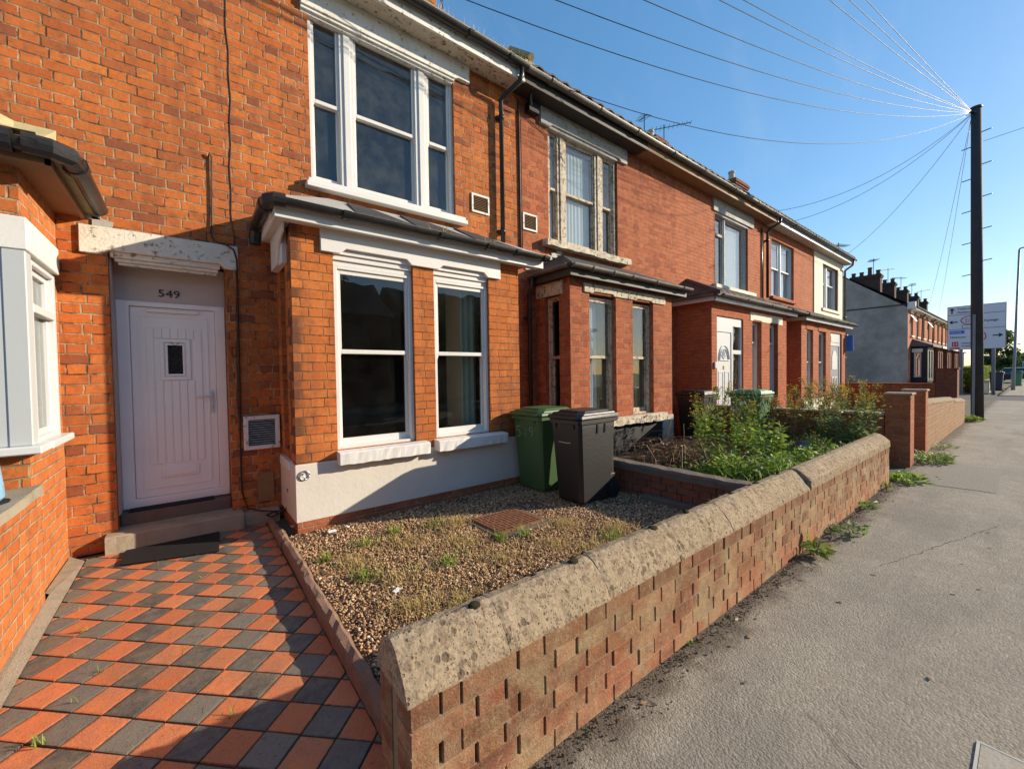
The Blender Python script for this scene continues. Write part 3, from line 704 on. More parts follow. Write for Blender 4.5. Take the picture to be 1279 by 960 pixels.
mb = MB(); mb.prism([(4.82, 6.25), (4.82, 6.34), (5.2, 6.66), (5.2, 6.58)], 'x', 4.14, 4.32); mb.tube([(4.23, 4.79, 6.38), (4.23, 5.3, 6.80)], [.055, .06], 9); mb.build('verge_tile', MOSSTILE, H1)
chimney(H1, 3.75, 4.75, 8.7, 9.4, 9.2, 10.85, B_MAIN, [(4.0, 9.0, .5, .12), (4.45, 9.0, .5, .12)])
aerial(H1, (6.0 - 1.2, 9.2, 9.4), 1.55, 0.9, 8, .22, 2.4, True)
# upper window
window(H1, XF(5.262), 1.175, 3.10, 3.845, 5.82, [(1.215, 1.53), (1.70, 2.515), (2.70, 3.055)], 4.82, WHITE, GLASS, st=0.035)
mb = MB(); mb.prism([(1.10, 6.072), (3.345, 6.072), (3.345, 5.83), (3.16, 5.83), (3.10, 5.80), (1.10, 5.80)], 'y', 5.165, 5.26)
mb.box(1.10, 3.10, 5.185, 5.27, 5.765, 5.802); mb.box(1.10, 3.08, 5.215, 5.275, 5.735, 5.767); mb.build('window_lintel', WHITE_OLD, H1, bevel=.004)
mb = MB(); mb.box(1.105, 3.245, 5.115, 5.27, 3.74, 3.80); mb.box(1.125, 3.225, 5.14, 5.27, 3.80, 3.845); mb.build('window_sill', WHITE, H1, bevel=.006)
vent(H1, 3.37, 3.69, 3.99, 4.27); 
mb = MB(); bracketed_pipe(mb, 3.90, 5.145, 3.42, 5.78, .036, [(4.08, 4.84, 6.22), (4.08, 4.85, 6.08), (4.06, 4.88, 6.0), (3.93, 5.10, 5.84)]); mb.build('downpipe', BLACKP, H1, smooth=True)
# front door
mb = MB(); mb.prism([(-.738, 2.693), (-.60, 2.693), (-.545, 2.735), (.275, 2.735), (.33, 2.693), (.432, 2.693), (.432, 2.938), (-.738, 2.938)], 'y', 5.19, 5.30); mb.build('door_lintel', LINTEL_OLD, H1, bevel=.005)
mb = MB(); mb.box(-.545, .275, 5.225, 5.29, 2.685, 2.735); mb.box(-.52, .26, 5.25, 5.30, 2.655, 2.685); mb.box(-.50, .25, 5.275, 5.32, 2.63, 2.655); mb.build('lintel_moulding', WHITE_OLD, H1, bevel=.006)
mb = MB(); mb.box(-.56, .32, 5.485, 5.53, 2.335, 2.72); mb.box(-.56, -.548, 5.30, 5.485, .29, 2.70)
tp = mb.build('transom_panel', PANEL, H1)
text('549', 0.105, (-.235, 5.481, 2.395), FACE_Y, BLACKSIGN, tp, 'house_number', .004, sx=1.15)
mb = MB(); mb.panel(-.548, .318, .29, 2.335, 5.47, 5.56, [(-.452, .228, .375, 2.285)]); DF = mb.build('door_frame', DOORW, H1, bevel=.006)
mb = MB(); mb.box(-.449, .225, 5.49, 5.535, .378, 2.282); DL = mb.build('door', DOORW, H1, bevel=.004)
mb = MB()
def rim(mb, a, b, c, d_, w, y0, y1):
    mb.box(a, b, y0, y1, c, c + w); mb.box(a, b, y0, y1, d_ - w, d_); mb.box(a, a + w, y0, y1, c + w, d_ - w); mb.box(b - w, b, y0, y1, c + w, d_ - w)
rim(mb, -.395, .165, .455, 2.205, .020, 5.484, 5.489)
px = [-.34 + i * (.45 / 7) for i in range(8)]
for i in range(7):
    a, b = px[i] + .004, px[i + 1] - .004
    for (z0, z1) in ((.70, 2.08),):
        if b < -.235 or a > .012: mb.box(a, b, 5.483, 5.489, z0, z1)
        else:
            mb.box(a, b, 5.483, 5.489, 1.975, z1); mb.box(a, b, 5.483, 5.489, z0, 1.545)
rim(mb, -.235, .012, 1.55, 1.97, .034, 5.476, 5.489); rim(mb, -.19, -.035, 1.595, 1.925, .018, 5.479, 5.489)
mb.build('door_panel', DOORW, DL, bevel=.0025)
mb = MB(); mb.box(-.172, -.053, 5.482, 5.488, 1.613, 1.907); mb.build('door_glass', OBSC, DL)
mb = MB()
for s_ in (-1, 1):
    for k in range(4):
        zc = 1.65 + k * .07
        mb.tube([(-.112 - .05 * s_, 5.480, zc), (-.112, 5.480, zc + .045), (-.112 + .05 * s_, 5.480, zc + .09)], .003, 4)
mb.build('glass_leading', DARKMETAL, DL)
mb = MB(); mb.box(-.245, .055, 5.478, 5.489, .555, .665); mb.box(-.225, .035, 5.472, 5.478, .575, .645); mb.build('letterbox', DOORW, DL, bevel=.004)
mb = MB(); mb.box(.165, .195, 5.474, 5.489, 1.20, 1.43); mb.tube([(.18, 5.475, 1.375), (.18, 5.435, 1.375), (.05, 5.435, 1.365)], .010, 8); mb.lathe([(.016, 0), (.016, .012)], (.18, 5.47, 1.25), 12); mb.build('door_handle', UPVC, DL, smooth=False)
mb = MB(); mb.box(-.33, .09, 5.462, 5.488, 2.235, 2.262); mb.build('draught_bar', DOORW, DL, bevel=.004)
mb = MB(); rough_slab(mb, -.636, .405, 5.095, 5.36, -.02, .155, 14, .008, 4); mb.build('doorstep', CONC, H1)
mb = MB(); mb.box(-.56, .32, 5.34, 5.62, .05, .283); mb.build('threshold', CONCD, H1, bevel=.012)
mb = MB(); rough_slab(mb, .408, .74, 5.13, 5.24, -.02, .125, 6, .008, 8); mb.build('step_stone', CONC, H1)
# boxes and cables by the door
mb = MB(); rim(mb, .434, .77, .79, 1.15, .042, 5.165, 5.219); gv = mb.build('gas_vent', WHITE_OLD, H1, bevel=.004); MB().box(.476, .728, 5.205, 5.217, .832, 1.108).build('dark_backing', RUBBER, gv)  # black sheet in place of the shade inside the gas vent
mb = MB()
for k in range(11):
    z = .845 + k * .0245; mb.prism([(5.172, z), (5.177, z), (5.196, z + .010), (5.192, z + .011)], 'x', .476, .728)
mb.build('grille', GREYLINT, gv)
mb = MB(); mb.box(.55, .70, 5.19, 5.219, .21, .52); mb.build('wall_box', BROWNWOOD, H1, bevel=.004)
mb = MB(); mb.tube([(.205, 5.205, 3.80), (.215, 5.19, 3.84), (.235, 5.20, 3.81), (.225, 5.205, 3.5), (.22, 5.205, 3.2), (.212, 5.20, 3.02), (.24, 5.195, 2.96), (.33, 5.18, 2.94), (.395, 5.18, 2.90), (.42, 5.185, 2.80), (.418, 5.205, 2.4), (.412, 5.205, 1.5), (.40, 5.205, .6), (.405, 5.2, .34), (.45, 5.17, .17), (.56, 5.10, .14), (.66, 5.03, .13), (.70, 4.93, .12), (.63, 4.9, .11), (.6, 5.0, .11), (.68, 5.05, .12), (.76, 4.95, .13), (.8, 4.86, .24), (.77, 4.80, .40)], .0085, 7); mb.build('cable', CABLE, H1, smooth=True)
mb = MB(); pts = [(.40 + .010 * math.sin(z * 3.1) + .006 * math.sin(z * 13), 5.214, z) for z in [6.05 - .12 * i for i in range(42)]]; mb.tube(pts, .0045, 6); mb.build('cable', CABLEB, H1, smooth=True)
# ground-floor bay
mb = MB()
mb.panel(0.79, 3.60, .69, 3.04, 4.42, 4.63, [(1.175, 2.045, .80, 2.87), (2.305, 3.10, .80, 2.87)])
BW = mb.build('bay_wall', B_BAY, H1)
mb = MB(XS(.79)); mb.panel(4.632, 5.219, .69, 3.04, 0, .21, [(4.75, 5.02, .8, 2.78)]); mb.box(4.75, 5.02, .05, .21, .8, 2.78)
mb.build('bay_side_wall', B_MAIN, H1)
mb = MB(); mb.box(3.39, 3.60, 4.632, 5.219, 0.1, 3.04); mb.build('bay_side_wall', B_MAIN, H1)
mb = MB(); mb.box(.772, 3.612, 4.402, 4.64, .14, .705); mb.box(.772, 1.0, 4.64, 5.215, .14, .705)
mb.build('plinth', PLINTH, H1, bevel=.006)
mb = MB(); mb.box(.75, .85, 4.60, 5.1, .62, .715); mb.build('side_sill', WHITE, H1, bevel=.006)
mb = MB(); mb.box(.785, 3.62, 4.41, 4.6, -.02, .138); mb.box(.785, 1.0, 4.6, 5.215, -.02, .138); mb.build('footing', B_WALL, H1)
# lintel with chamfered stops
def stop_lintel(x0, x1, z0, z1, spans, y0, y1, rise=.055, ch=.06):
    p = [(x0, z1), (x0, z0)]
    for a, b in spans: p += [(a, z0), (a + ch, z0 + rise), (b - ch, z0 + rise), (b, z0)]
    p += [(x1, z0), (x1, z1)]
    return MB().prism(p, 'y', y0, y1)
stop_lintel(1.055, 3.275, 2.812, 3.035, [(1.24, 2.02), (2.36, 3.07)], 4.385, 4.5).build('bay_lintel', WHITE, H1, bevel=.004)
for a, b in ((1.175, 2.045), (2.305, 3.10)):
    m2 = MB()
    for k in range(3): m2.box(a + .004, b - .004, 4.425 + .022 * k, 4.56, 2.868 - .055 * (k + 1), 2.868 - .055 * k)
    m2.build('lintel_moulding', WHITE, H1, bevel=.004)
MB().prism([(4.62, 2.70), (5.12, 2.70), (5.12, 3.03), (4.62, 3.03)], 'x', .745, .80).build('side_lintel', WHITE, H1, bevel=.006)
window(H1, XF(4.455), 1.182, 2.042, .80, 2.70, [(1.222, 2.0)], 1.82, WHITE, GLASSD, st=.034, bar=.03)
window(H1, XF(4.455), 2.312, 3.096, .80, 2.70, [(2.352, 3.056)], 1.82, WHITE, GLASSD, st=.034, bar=.03)
for i, (a, b) in enumerate(((1.165, 2.16), (2.27, 3.28))):
    m2 = MB(); rough_slab(m2, a, b, 4.29 - .01 * i, 4.50, .665, .79, 22, .0045, 20 + i); m2.build('window_sill', WHITE, H1, smooth=False)
mb = MB(); mb.box(2.86, 2.90, 4.72, 5.15, .85, 2.85); mb.box(2.90, 3.3, 5.12, 5.16, .85, 2.85); mb.box(2.94, 2.98, 4.70, 4.74, .85, 2.85)
mb.build('shutter', CREAM, H1, bevel=.004)
mb = MB(); mb.box(.64, 3.93, 4.27, 4.42, 3.036, 3.052); mb.box(.66, 3.93, 4.262, 4.285, 3.02, 3.14); mb.box(.64, .665, 4.262, 5.215, 3.02, 3.14); mb.box(.665, .79, 4.42, 5.215, 3.036, 3.052)
mb.prism([(4.70, 2.86), (4.78, 2.70), (5.1, 2.70), (5.1, 3.03), (4.40, 3.03), (4.44, 2.95)], 'x', .72, .744)
mb.build('bay_fascia', WHITE, H1, bevel=.004)
lean_roof(H1, .60, 3.96, 4.19, 3.185, 5.215, 3.68, .75, .75, LEAD)
mb = MB(); rr = random.Random(3)
for (a, b) in ((1.35, 2.0), (2.0, 2.75), (2.78, 3.5)): mb.add([(a, 4.19 + .02, 3.205), (b, 4.21, 3.20), (b - .2, 5.0, 3.59), (a + .15, 5.0, 3.60), (a, 4.21, 3.19), (b, 4.21, 3.185), (b - .2, 5.0, 3.57), (a + .15, 5.0, 3.58)], [(0, 1, 2, 3), (4, 7, 6, 5), (0, 4, 5, 1), (1, 5, 6, 2), (2, 6, 7, 3), (3, 7, 4, 0)])
mb.build('roofing_felt', FELT, H1)
mb = MB(); gutter_x(mb, .70, 3.95, 4.195, 3.165, .058, (1.25, 2.3, 2.95, 3.4, 3.88)); mb.build('bay_gutter', BLACKP, H1)
mb = MB(); mb.halfpipe('y', 4.28, 5.10, (.59, 3.165), .058); mb.tube([(.72, 4.195, 3.15), (.64, 4.20, 3.15), (.595, 4.25, 3.15), (.59, 4.36, 3.14)], .062, 10); mb.tube([(.59, 4.34, 3.145), (.59, 4.42, 3.145)], .072, 10)
mb.tube([(.59, 5.0, 3.15), (.59, 5.10, 3.13), (.585, 5.14, 3.06), (.585, 5.14, 2.98)], .055, 10); mb.build('bay_gutter', BLACKP, H1)
mb = MB()
for k in range(50):
    x = RND.choice((2.28, 2.95)) + RND.gauss(0, .07); h = RND.uniform(.03, .12)
    mb.add([(x - .008, 4.19, 3.16), (x + .008, 4.19, 3.16), (x + RND.uniform(-.1, .1), 4.11 + RND.uniform(-.03, .05), 3.19 + RND.uniform(-.09, h))], [(0, 1, 2)])
tag(mb.build('gutter_weeds', STRAW, H1), kind='stuff')
mb = MB(); mb.tube([(.853 + .045 * math.cos(a), 4.392, .60 + .045 * math.sin(a)) for a in [i * .45 for i in range(15)]], .006, 6); mb.tube([(.84, 4.40, .62), (.84, 4.38, .60), (.86, 4.385, .56), (.88, 4.39, .57)], .006, 6); mb.build('iron_ring', METAL, H1, smooth=True)

# ------------------------------------------------------------------ HOUSE 2
H2 = thing('terraced_house', 'red brick house with worn beige sash windows and a black roofed bay', 'house', (6.6, 5.22, 0), 'terraced houses of the near row')
X0, X1 = 4.25, 9.02
mb = MB(); mb.panel(X0, X1, 0, 6.08, 5.222, 5.45, [(7.70, 8.60, .1, 2.7), (4.955, 6.86, 3.86, 5.80), (4.85, 7.25, .3, 2.95)]); mb.build('wall', B_RED, H2)
shell(H2, X0, X1, B_RED); interior(H2, 4.4, 7.6, 5.46, 9, .25, 3.0); interior(H2, 4.4, 8.9, 5.46, 9, 3.35, 5.95)
main_roof(H2, X0, X1, ROOFTILE, wave=.05, seed=2)
eaves(H2, 4.19, 7.45, GREYGUT, DARKWOOD, DARKWOOD, (4.7, 5.9, 7.0)); eaves(H2, 7.45, X1, GREYGUT, BROWNWOOD, BROWNWOOD, (8.3,))
chimney(H2, 13.2 - .0 - 4.18, 14.0 - 4.18, 8.7, 9.3, 9.3, 10.2, B_RED, [(9.2, 9, .3, .12)]) if False else None
window(H2, XF(5.275), 4.955, 6.86, 3.86, 5.80, [(5.035, 5.225), (5.44, 6.23), (6.46, 6.755)], 4.81, WOOD_OLD, GLASSB, st=.035)
mb = MB(); mb.prism([(4.76, 6.07), (7.13, 6.07), (7.13, 5.78), (6.93, 5.78), (6.86, 5.83), (5.03, 5.83), (4.96, 5.78), (4.76, 5.78)], 'y', 5.17, 5.28); mb.box(4.97, 6.85, 5.20, 5.30, 5.775, 5.832); mb.build('window_lintel', GREYLINT, H2, bevel=.005)
mb = MB(); rough_slab(mb, 4.80, 7.13, 5.09, 5.28, 3.735, 3.85, 20, .016, 9); mb.build('window_sill', STONE, H2)
vent(H2, 4.36, 4.67, 3.93, 4.21)
mb = MB(); mb.tube([(4.30, 5.20, 6.0), (4.31, 5.206, 4.5), (4.305, 5.206, 3.3)], .016, 7); mb.tube([(4.345, 5.206, 5.7), (4.35, 5.21, 4.5), (4.35, 5.21, 3.3)], .008, 6); mb.build('cable', CABLEB, H2, smooth=True)
mb = MB(); mb.box(4.45, 4.66, 5.10, 5.215, 5.84, 5.99); mb.tube([(4.5, 5.1, 5.95), (4.4, 5.0, 6.05), (4.35, 4.97, 5.9), (4.45, 5.05, 5.86)], .012, 6); mb.tube([(4.5, 5.15, 5.85), (4.7, 5.17, 5.72), (5.1, 5.18, 5.68), (5.3, 5.2, 5.3)], .006, 5); mb.build('junction_box', PLASTICB, H2)
mb = MB(); mb.panel(7.70, 8.60, .1, 2.7, 5.4, 5.45, [(7.78, 8.52, .14, 2.2)]); hd = mb.build('door_frame', WHITE_OLD, H2); MB().box(7.78, 8.52, 5.42, 5.45, .14, 2.2).build('door', BROWNWOOD, H2)
mb = MB(); mb.panel(4.62, 7.47, .72, 3.03, 4.42, 4.63, [(5.06, 5.735, .80, 2.835), (6.205, 6.84, .80, 2.835)]); mb.build('bay_wall', B_RED, H2)
mb = MB(XS(4.62)); mb.panel(4.632, 5.221, .72, 3.03, 0, .21, [(4.66, 4.99, .80, 2.80)]); mb.build('bay_side_wall', B_RED, H2)
MB().box(7.26, 7.47, 4.632, 5.221, .1, 3.03).build('bay_side_wall', B_RED, H2)
window(H2, XF(4.50), 5.062, 5.733, .80, 2.80, [(5.085, 5.70)], 1.82, WOOD_OLD, GLASSB, st=.034, bar=.03)
window(H2, XF(4.50), 6.207, 6.838, .80, 2.80, [(6.23, 6.80)], 1.82, WOOD_OLD, GLASSB, st=.034, bar=.03)
window(H2, XS(4.69), 4.662, 4.988, .80, 2.80, [(4.70, 4.95)], 1.82, WOOD_OLD, GLASSD, st=.034, bar=.03)
stop_lintel(4.925, 6.06, 2.835, 2.985, [(5.12, 5.68)], 4.395, 4.5, .03, .05).build('bay_lintel', STONE, H2, bevel=.006)
stop_lintel(6.068, 7.22, 2.835, 2.985, [(6.28, 6.80)], 4.395, 4.5, .03, .05).build('bay_lintel', STONE, H2, bevel=.006)
MB().box(4.585, 4.7, 4.56, 5.17, 2.80, 3.02).build('side_lintel', STONE, H2, bevel=.008)
mb = MB(); mb.box(4.604, 7.10, 4.404, 4.64, .15, .66); mb.box(4.604, 4.8, 4.64, 5.218, .15, .66); mb.build('plinth', BLACKPAINT_SHADE, H2, bevel=.006)
mb = MB(); mb.box(7.10, 7.485, 4.400, 4.64, .15, .725); mb.build('plinth_corner', GREYLINT, H2, bevel=.008)
mb = MB(); mb.box(4.61, 7.47, 4.412, 4.6, -.02, .148); mb.build('footing', B_DARK, H2)
mb = MB(); rough_slab(mb, 4.9, 7.12, 4.30, 4.52, .662, .79, 24, .012, 31); mb.build('window_sill', STONE, H2)
mb = MB(); mb.box(4.50, 7.75, 4.28, 4.42, 3.03, 3.05); mb.box(4.50, 7.75, 4.265, 4.285, 3.02, 3.15); mb.box(4.48, 4.505, 4.265, 5.215, 3.02, 3.15); mb.box(4.505, 4.62, 4.42, 5.215, 3.03, 3.05); mb.build('bay_fascia', DARKWOOD, H2)
lean_roof(H2, 4.44, 7.78, 4.20, 3.19, 5.216, 3.66, .82, .6, FELT)
mb = MB()
for k in range(7):
    y = 4.32 + k * .13; z = 3.25 + (k * .13) * .47; x = 4.24 + .0
    mb.box(4.40 + .12 * k, 4.53 + .12 * k, 5.205, 5.219, 3.28 + .06 * k, 3.36 + .06 * k)
mb.build('lead_flashing', LEAD, H2)
mb = MB(); gutter_x(mb, 4.46, 7.80, 4.20, 3.175, .058, (4.9, 5.4, 5.9, 6.6, 7.5)); mb.halfpipe('y', 4.25, 5.15, (4.42, 3.175), .055); mb.build('bay_gutter', GREYGUT, H2)
mb = MB(); bracketed_pipe(mb, 4.40, 5.12, .1, 2.72, .036, [(4.42, 5.05, 3.13), (4.42, 5.08, 2.95), (4.40, 5.12, 2.85)]); mb.build('downpipe', BLACKP, H2, smooth=True)

# ------------------------------------------------------------------ HOUSE 3
H3 = thing('terraced_house', 'red brick house with a white arched panel door in its tiled brick porch', 'house', (11.6, 5.22, 0), 'terraced houses of the near row')
X0, X1 = 9.02, 14.22
mb = MB(); mb.panel(X0, X1, 0, 6.08, 5.224, 5.45, [(10.93, 12.93, 3.84, 5.72), (9.2, 13.2, .2, 2.9)]); mb.build('wall', B_RED2, H3)
shell(H3, X0, X1, B_RED2); interior(H3, 9.2, 14.1, 5.46, 9, .25, 3.0); interior(H3, 9.2, 14.1, 5.46, 9, 3.35, 5.95)
main_roof(H3, X0, X1, ROOFTILE, wave=.05, seed=3); eaves(H3, X0, X1, GREYGUT, BROWNWOOD, BROWNWOOD, (9.6, 11.2, 12.6, 13.8))
chimney(H3, 13.7, 14.4, 8.7, 9.3, 9.3, 10.28, B_DARK, [(13.85, 9.0, .32, .12)], POTBUFF)
aerial(H3, (14.75, 9.0, 9.6), 1.55, 1.5, 10, .22, -.9); aerial(H3, (13.45, 9.0, 9.6), 1.5, .5, 6, .22, 1.2)
window(H3, XF(5.29), 10.93, 12.93, 3.84, 5.72, [(11.02, 11.50), (11.64, 12.82)], None, GREYLINT, GLASSB, st=.045)
mb = MB(); mb.box(11.02, 11.50, 5.30, 5.36, 5.17, 5.24); mb.build('transom', GREYLINT, H3)
mb = MB(); mb.prism([(10.80, 6.07), (13.25, 6.07), (13.25, 5.74), (10.80, 5.74)], 'y', 5.18, 5.29); mb.box(10.94, 12.92, 5.22, 5.30, 5.68, 5.742); mb.build('window_lintel', GREYLINT, H3, bevel=.006)
mb = MB(); rough_slab(mb, 10.80, 13.25, 5.12, 5.30, 3.74, 3.84, 14, .006, 12); mb.build('window_sill', CREAM, H3)
mb = MB(); bracketed_pipe(mb, 14.12, 5.14, 3.8, 5.8, .04, [(14.3, 4.84, 6.22), (14.3, 4.86, 6.05), (14.14, 5.10, 5.88)]); mb.tube([(13.86, 5.20, 5.9), (13.86, 5.20, 3.8)], .02, 6); mb.build('downpipe', BLACKP, H3, smooth=True)  # thinner tube left of the pipe stands in for its shadow
mb = MB(); mb.panel(9.04, 13.42, .05, 3.1, 4.40, 4.61, [(9.28, 10.62, .08, 2.80), (11.14, 11.70, .75, 2.80), (12.22, 12.80, .75, 2.80)]); mb.build('porch_wall', B_PORCH, H3)
mb = MB(XS(9.04)); mb.panel(4.612, 5.222, .05, 3.1, 0, .2, []); mb.build('porch_side_wall', B_PORCH, H3)
MB().box(13.22, 13.42, 4.612, 5.222, .05, 3.1).build('porch_side_wall', B_PORCH, H3)
MB().prism([(11.0, 2.80), (11.14, 2.80), (11.2, 2.83), (11.64, 2.83), (11.7, 2.80), (12.22, 2.80), (12.28, 2.83), (12.74, 2.83), (12.8, 2.80), (13.1, 2.80), (13.1, 3.02), (11.0, 3.02)], 'y', 4.385, 4.5).build('window_lintel', CREAM, H3, bevel=.006)
window(H3, XF(4.50), 11.142, 11.698, .75, 2.80, [(11.18, 11.66)], 2.28, UPVC, GLASS, st=.04)
window(H3, XF(4.50), 12.222, 12.798, .75, 2.80, [(12.26, 12.76)], 2.28, UPVC, GLASS, st=.04)
mb = MB(); mb.panel(9.285, 10.615, .1, 2.79, 4.43, 4.50, [(9.34, 10.05, .14, 2.45), (10.13, 10.56, .7, 1.95), (10.13, 10.56, 2.05, 2.6)]); pf = mb.build('door_frame', UPVC, H3, bevel=.005)
mb = MB(); mb.box(10.13, 10.56, 4.462, 4.466, .7, 1.95); mb.box(10.13, 10.56, 4.462, 4.466, 2.05, 2.6); mb.build('pane', GLASS, pf)
mb = MB(); mb.box(9.345, 10.045, 4.445, 4.485, .145, 2.445); pd = mb.build('door', UPVC, H3, bevel=.004)
mb = MB()
for (a, b, c, d_) in ((9.43, 9.67, .75, 1.55), (9.73, 9.97, .75, 1.55), (9.43, 9.67, .25, .55), (9.73, 9.97, .25, .55)): rim(mb, a, b, c, d_, .03, 4.436, 4.446)
for r_ in (.26, .20): mb.tube([(9.70 + r_ * math.cos(math.pi * k / 12), 4.441, 1.82 + r_ * 1.25 * math.sin(math.pi * k / 12)) for k in range(13)] + [(9.70 - r_, 4.441, 1.80), (9.70 + r_, 4.441, 1.80)], .014, 6)
for k in range(1, 6): mb.tube([(9.70, 4.441, 1.83), (9.70 + .2 * math.cos(math.pi * k / 6), 4.441, 1.83 + .25 * math.sin(math.pi * k / 6))], .010, 5)
mb.build('door_panel', UPVC, pd)
mb = MB(); mb.box(9.58, 9.84, 4.43, 4.446, .60, .68); mb.tube([(9.99, 4.44, 1.05), (9.99, 4.41, 1.08), (9.99, 4.41, 1.30), (9.99, 4.44, 1.33)], .014, 6); mb.box(9.67, 9.73, 4.43, 4.446, 1.60, 1.68); mb.build('door_fittings', BRASS, pd)
mb = MB(); mb.box(9.12, 9.22, 4.36, 4.398, 1.62, 1.76); mb.build('doorbell', UPVC, H3, bevel=.006); MB().box(9.15, 9.23, 4.355, 4.398, 1.05, 1.22).build('key_box', PLASTICB, H3, bevel=.008)
mb = MB(); mb.box(8.86, 13.75, 4.24, 4.40, 3.10, 3.115); mb.box(8.84, 13.75, 4.225, 4.245, 3.07, 3.19); mb.box(8.84, 8.865, 4.225, 5.22, 3.07, 3.19); mb.box(8.865, 9.04, 4.4, 5.22, 3.10, 3.115); mb.build('porch_fascia', UPVC, H3, bevel=.004)
lean_roof(H3, 8.78, 14.2, 4.14, 3.22, 5.218, 3.74, .72, .3, ROOFTILE, .06, 'porch_roof', True)
mb = MB(); gutter_x(mb, 9.0, 14.2, 4.14, 3.21, .058, (10.2, 11.6, 13.0)); mb.halfpipe('y', 4.2, 5.15, (8.76, 3.20), .05); mb.build('porch_gutter', GREYGUT, H3)

# ------------------------------------------------------------------ HOUSE 4
H4 = thing('terraced_house', 'red brick house with a white two-light upper window and grey front door', 'house', (16.4, 5.22, 0), 'terraced houses of the near row')
X0, X1 = 14.22, 18.62
mb = MB(); mb.panel(X0, X1, 0, 6.08, 5.226, 5.45, [(14.66, 16.62, 3.93, 5.76), (14.7, 18.4, .2, 2.9)]); mb.build('wall', B_RED2, H4)
shell(H4, X0, X1, B_RED2); interior(H4, 14.4, 18.5, 5.46, 9, .25, 3.0); interior(H4, 14.4, 18.5, 5.46, 9, 3.35, 5.95)
main_roof(H4, X0, X1, ROOFTILE, wave=.05, seed=4); eaves(H4, X0, X1, BLACKP, SOFFIT, UPVC, (15.5, 17.4))
window(H4, XF(5.31), 14.66, 16.62, 3.93, 5.76, [(14.74, 15.53), (15.66, 16.52)], 4.88, UPVC, GLASSB, st=.06)
MB().box(14.6, 16.7, 5.15, 5.32, 3.84, 3.93).build('window_sill', B_RED2, H4)
mb = MB(); mb.panel(14.50, 19.10, .05, 3.05, 4.36, 4.57, [(14.98, 15.56, .80, 2.80), (16.10, 16.84, .80, 2.80), (17.36, 18.66, .1, 2.83)]); mb.build('bay_wall', B_RED2, H4)
MB(XS(14.50)).panel(4.572, 5.224, .05, 3.05, 0, .2, [(4.8, 5.1, .8, 2.7)]).build('bay_side_wall', B_RED2, H4)
window(H4, XS(14.55), 4.802, 5.098, .8, 2.7, [(4.84, 5.06)], 1.8, UPVC, GLASS)
MB().box(18.9, 19.10, 4.572, 5.224, .05, 3.05).build('bay_side_wall', B_RED2, H4)
window(H4, XF(4.43), 14.982, 15.558, .80, 2.80, [(15.03, 15.51)], 1.80, UPVC, GLASS, st=.05); window(H4, XF(4.43), 16.102, 16.838, .80, 2.80, [(16.15, 16.79)], 1.80, UPVC, GLASS, st=.05)
for a, b in ((14.9, 15.64), (16.02, 16.92)):
    MB().prism([(a, 2.80), (b, 2.80), (b, 2.98), ((a + b) / 2, 3.02), (a, 2.98)], 'y', 4.345, 4.42).build('window_lintel', B_PORCH, H4)
mb = MB(); mb.box(14.8, 17.2, 4.24, 4.45, .70, .80); mb.build('window_sill', B_PORCH, H4, bevel=.006)
mb = MB(); mb.prism([(4.10, .06), (4.20, .25), (4.27, .45), (4.30, .70), (4.5, .70), (4.5, .06)], 'x', 14.47, 17.2); mb.build('plinth', CREAM, H4)
mb = MB(); mb.panel(17.362, 18.658, .12, 2.82, 4.40, 4.47, [(17.5, 18.52, .16, 2.38)]); mb.box(17.5, 18.52, 4.385, 4.399, 2.5, 2.7); mb.build('door_frame', UPVC, H4, bevel=.005)
mb = MB(); mb.box(17.505, 18.515, 4.42, 4.46, .165, 2.375); d4 = mb.build('door', GREYPOST, H4)
mb = MB(); mb.prism([(17.72, 1.55), (18.3, 1.55), (18.3, 2.0), (18.18, 2.18), (18.0, 2.24), (17.84, 2.18), (17.72, 2.0)], 'y', 4.408, 4.419); rim(mb, 17.7, 17.98, .9, 1.3, .05, 4.408, 4.419); rim(mb, 18.04, 18.32, .9, 1.3, .05, 4.408, 4.419); mb.build('door_panel', UPVC, d4)
mb = MB(); mb.box(14.34, 19.35, 4.20, 4.36, 3.05, 3.066); mb.box(14.32, 19.35, 4.185, 4.205, 3.03, 3.15); mb.box(14.32, 14.345, 4.185, 5.22, 3.03, 3.15); mb.build('bay_fascia', UPVC, H4, bevel=.004)
lean_roof(H4, 14.26, 19.5, 4.12, 3.19, 5.22, 3.70, .8, .5, ROOFTILE, .06, 'bay_roof', True, 5)
mb = MB(); gutter_x(mb, 14.3, 19.55, 4.12, 3.18, .058, (15.5, 17, 18.3)); mb.build('bay_gutter', BLACKP, H4)

# ------------------------------------------------------------------ HOUSE 5
H5 = thing('terraced_house', 'end terraced house whose upper window sits in a cream rendered surround', 'house', (20.6, 5.22, 0), 'terraced houses of the near row')
X0, X1 = 18.62, 22.58
mb = MB(); mb.panel(X0, X1, 0, 6.08, 5.228, 5.45, [(19.62, 21.72, 3.95, 5.76)]); mb.build('wall', B_RED2, H5)
mb = MB(); mb.panel(18.64, 22.45, 3.3, 6.04, 5.19, 5.227, [(19.66, 21.68, 3.99, 5.72)]); mb.box(19.5, 21.85, 5.14, 5.19, 3.87, 3.98); mb.build('render_surround', CREAM, H5, bevel=.005)
shell(H5, X0, X1, B_RED2); interior(H5, 18.8, 22.4, 5.46, 9, 3.35, 5.95)
main_roof(H5, X0, X1, ROOFTILE, wave=.05, seed=5); eaves(H5, X0, X1 + .12, BLACKP, SOFFIT, UPVC, (20,))
window(H5, XF(5.31), 19.62, 21.72, 3.95, 5.76, [(19.78, 20.35), (20.62, 21.55)], 5.0, UPVC, GLASSB, st=.06)
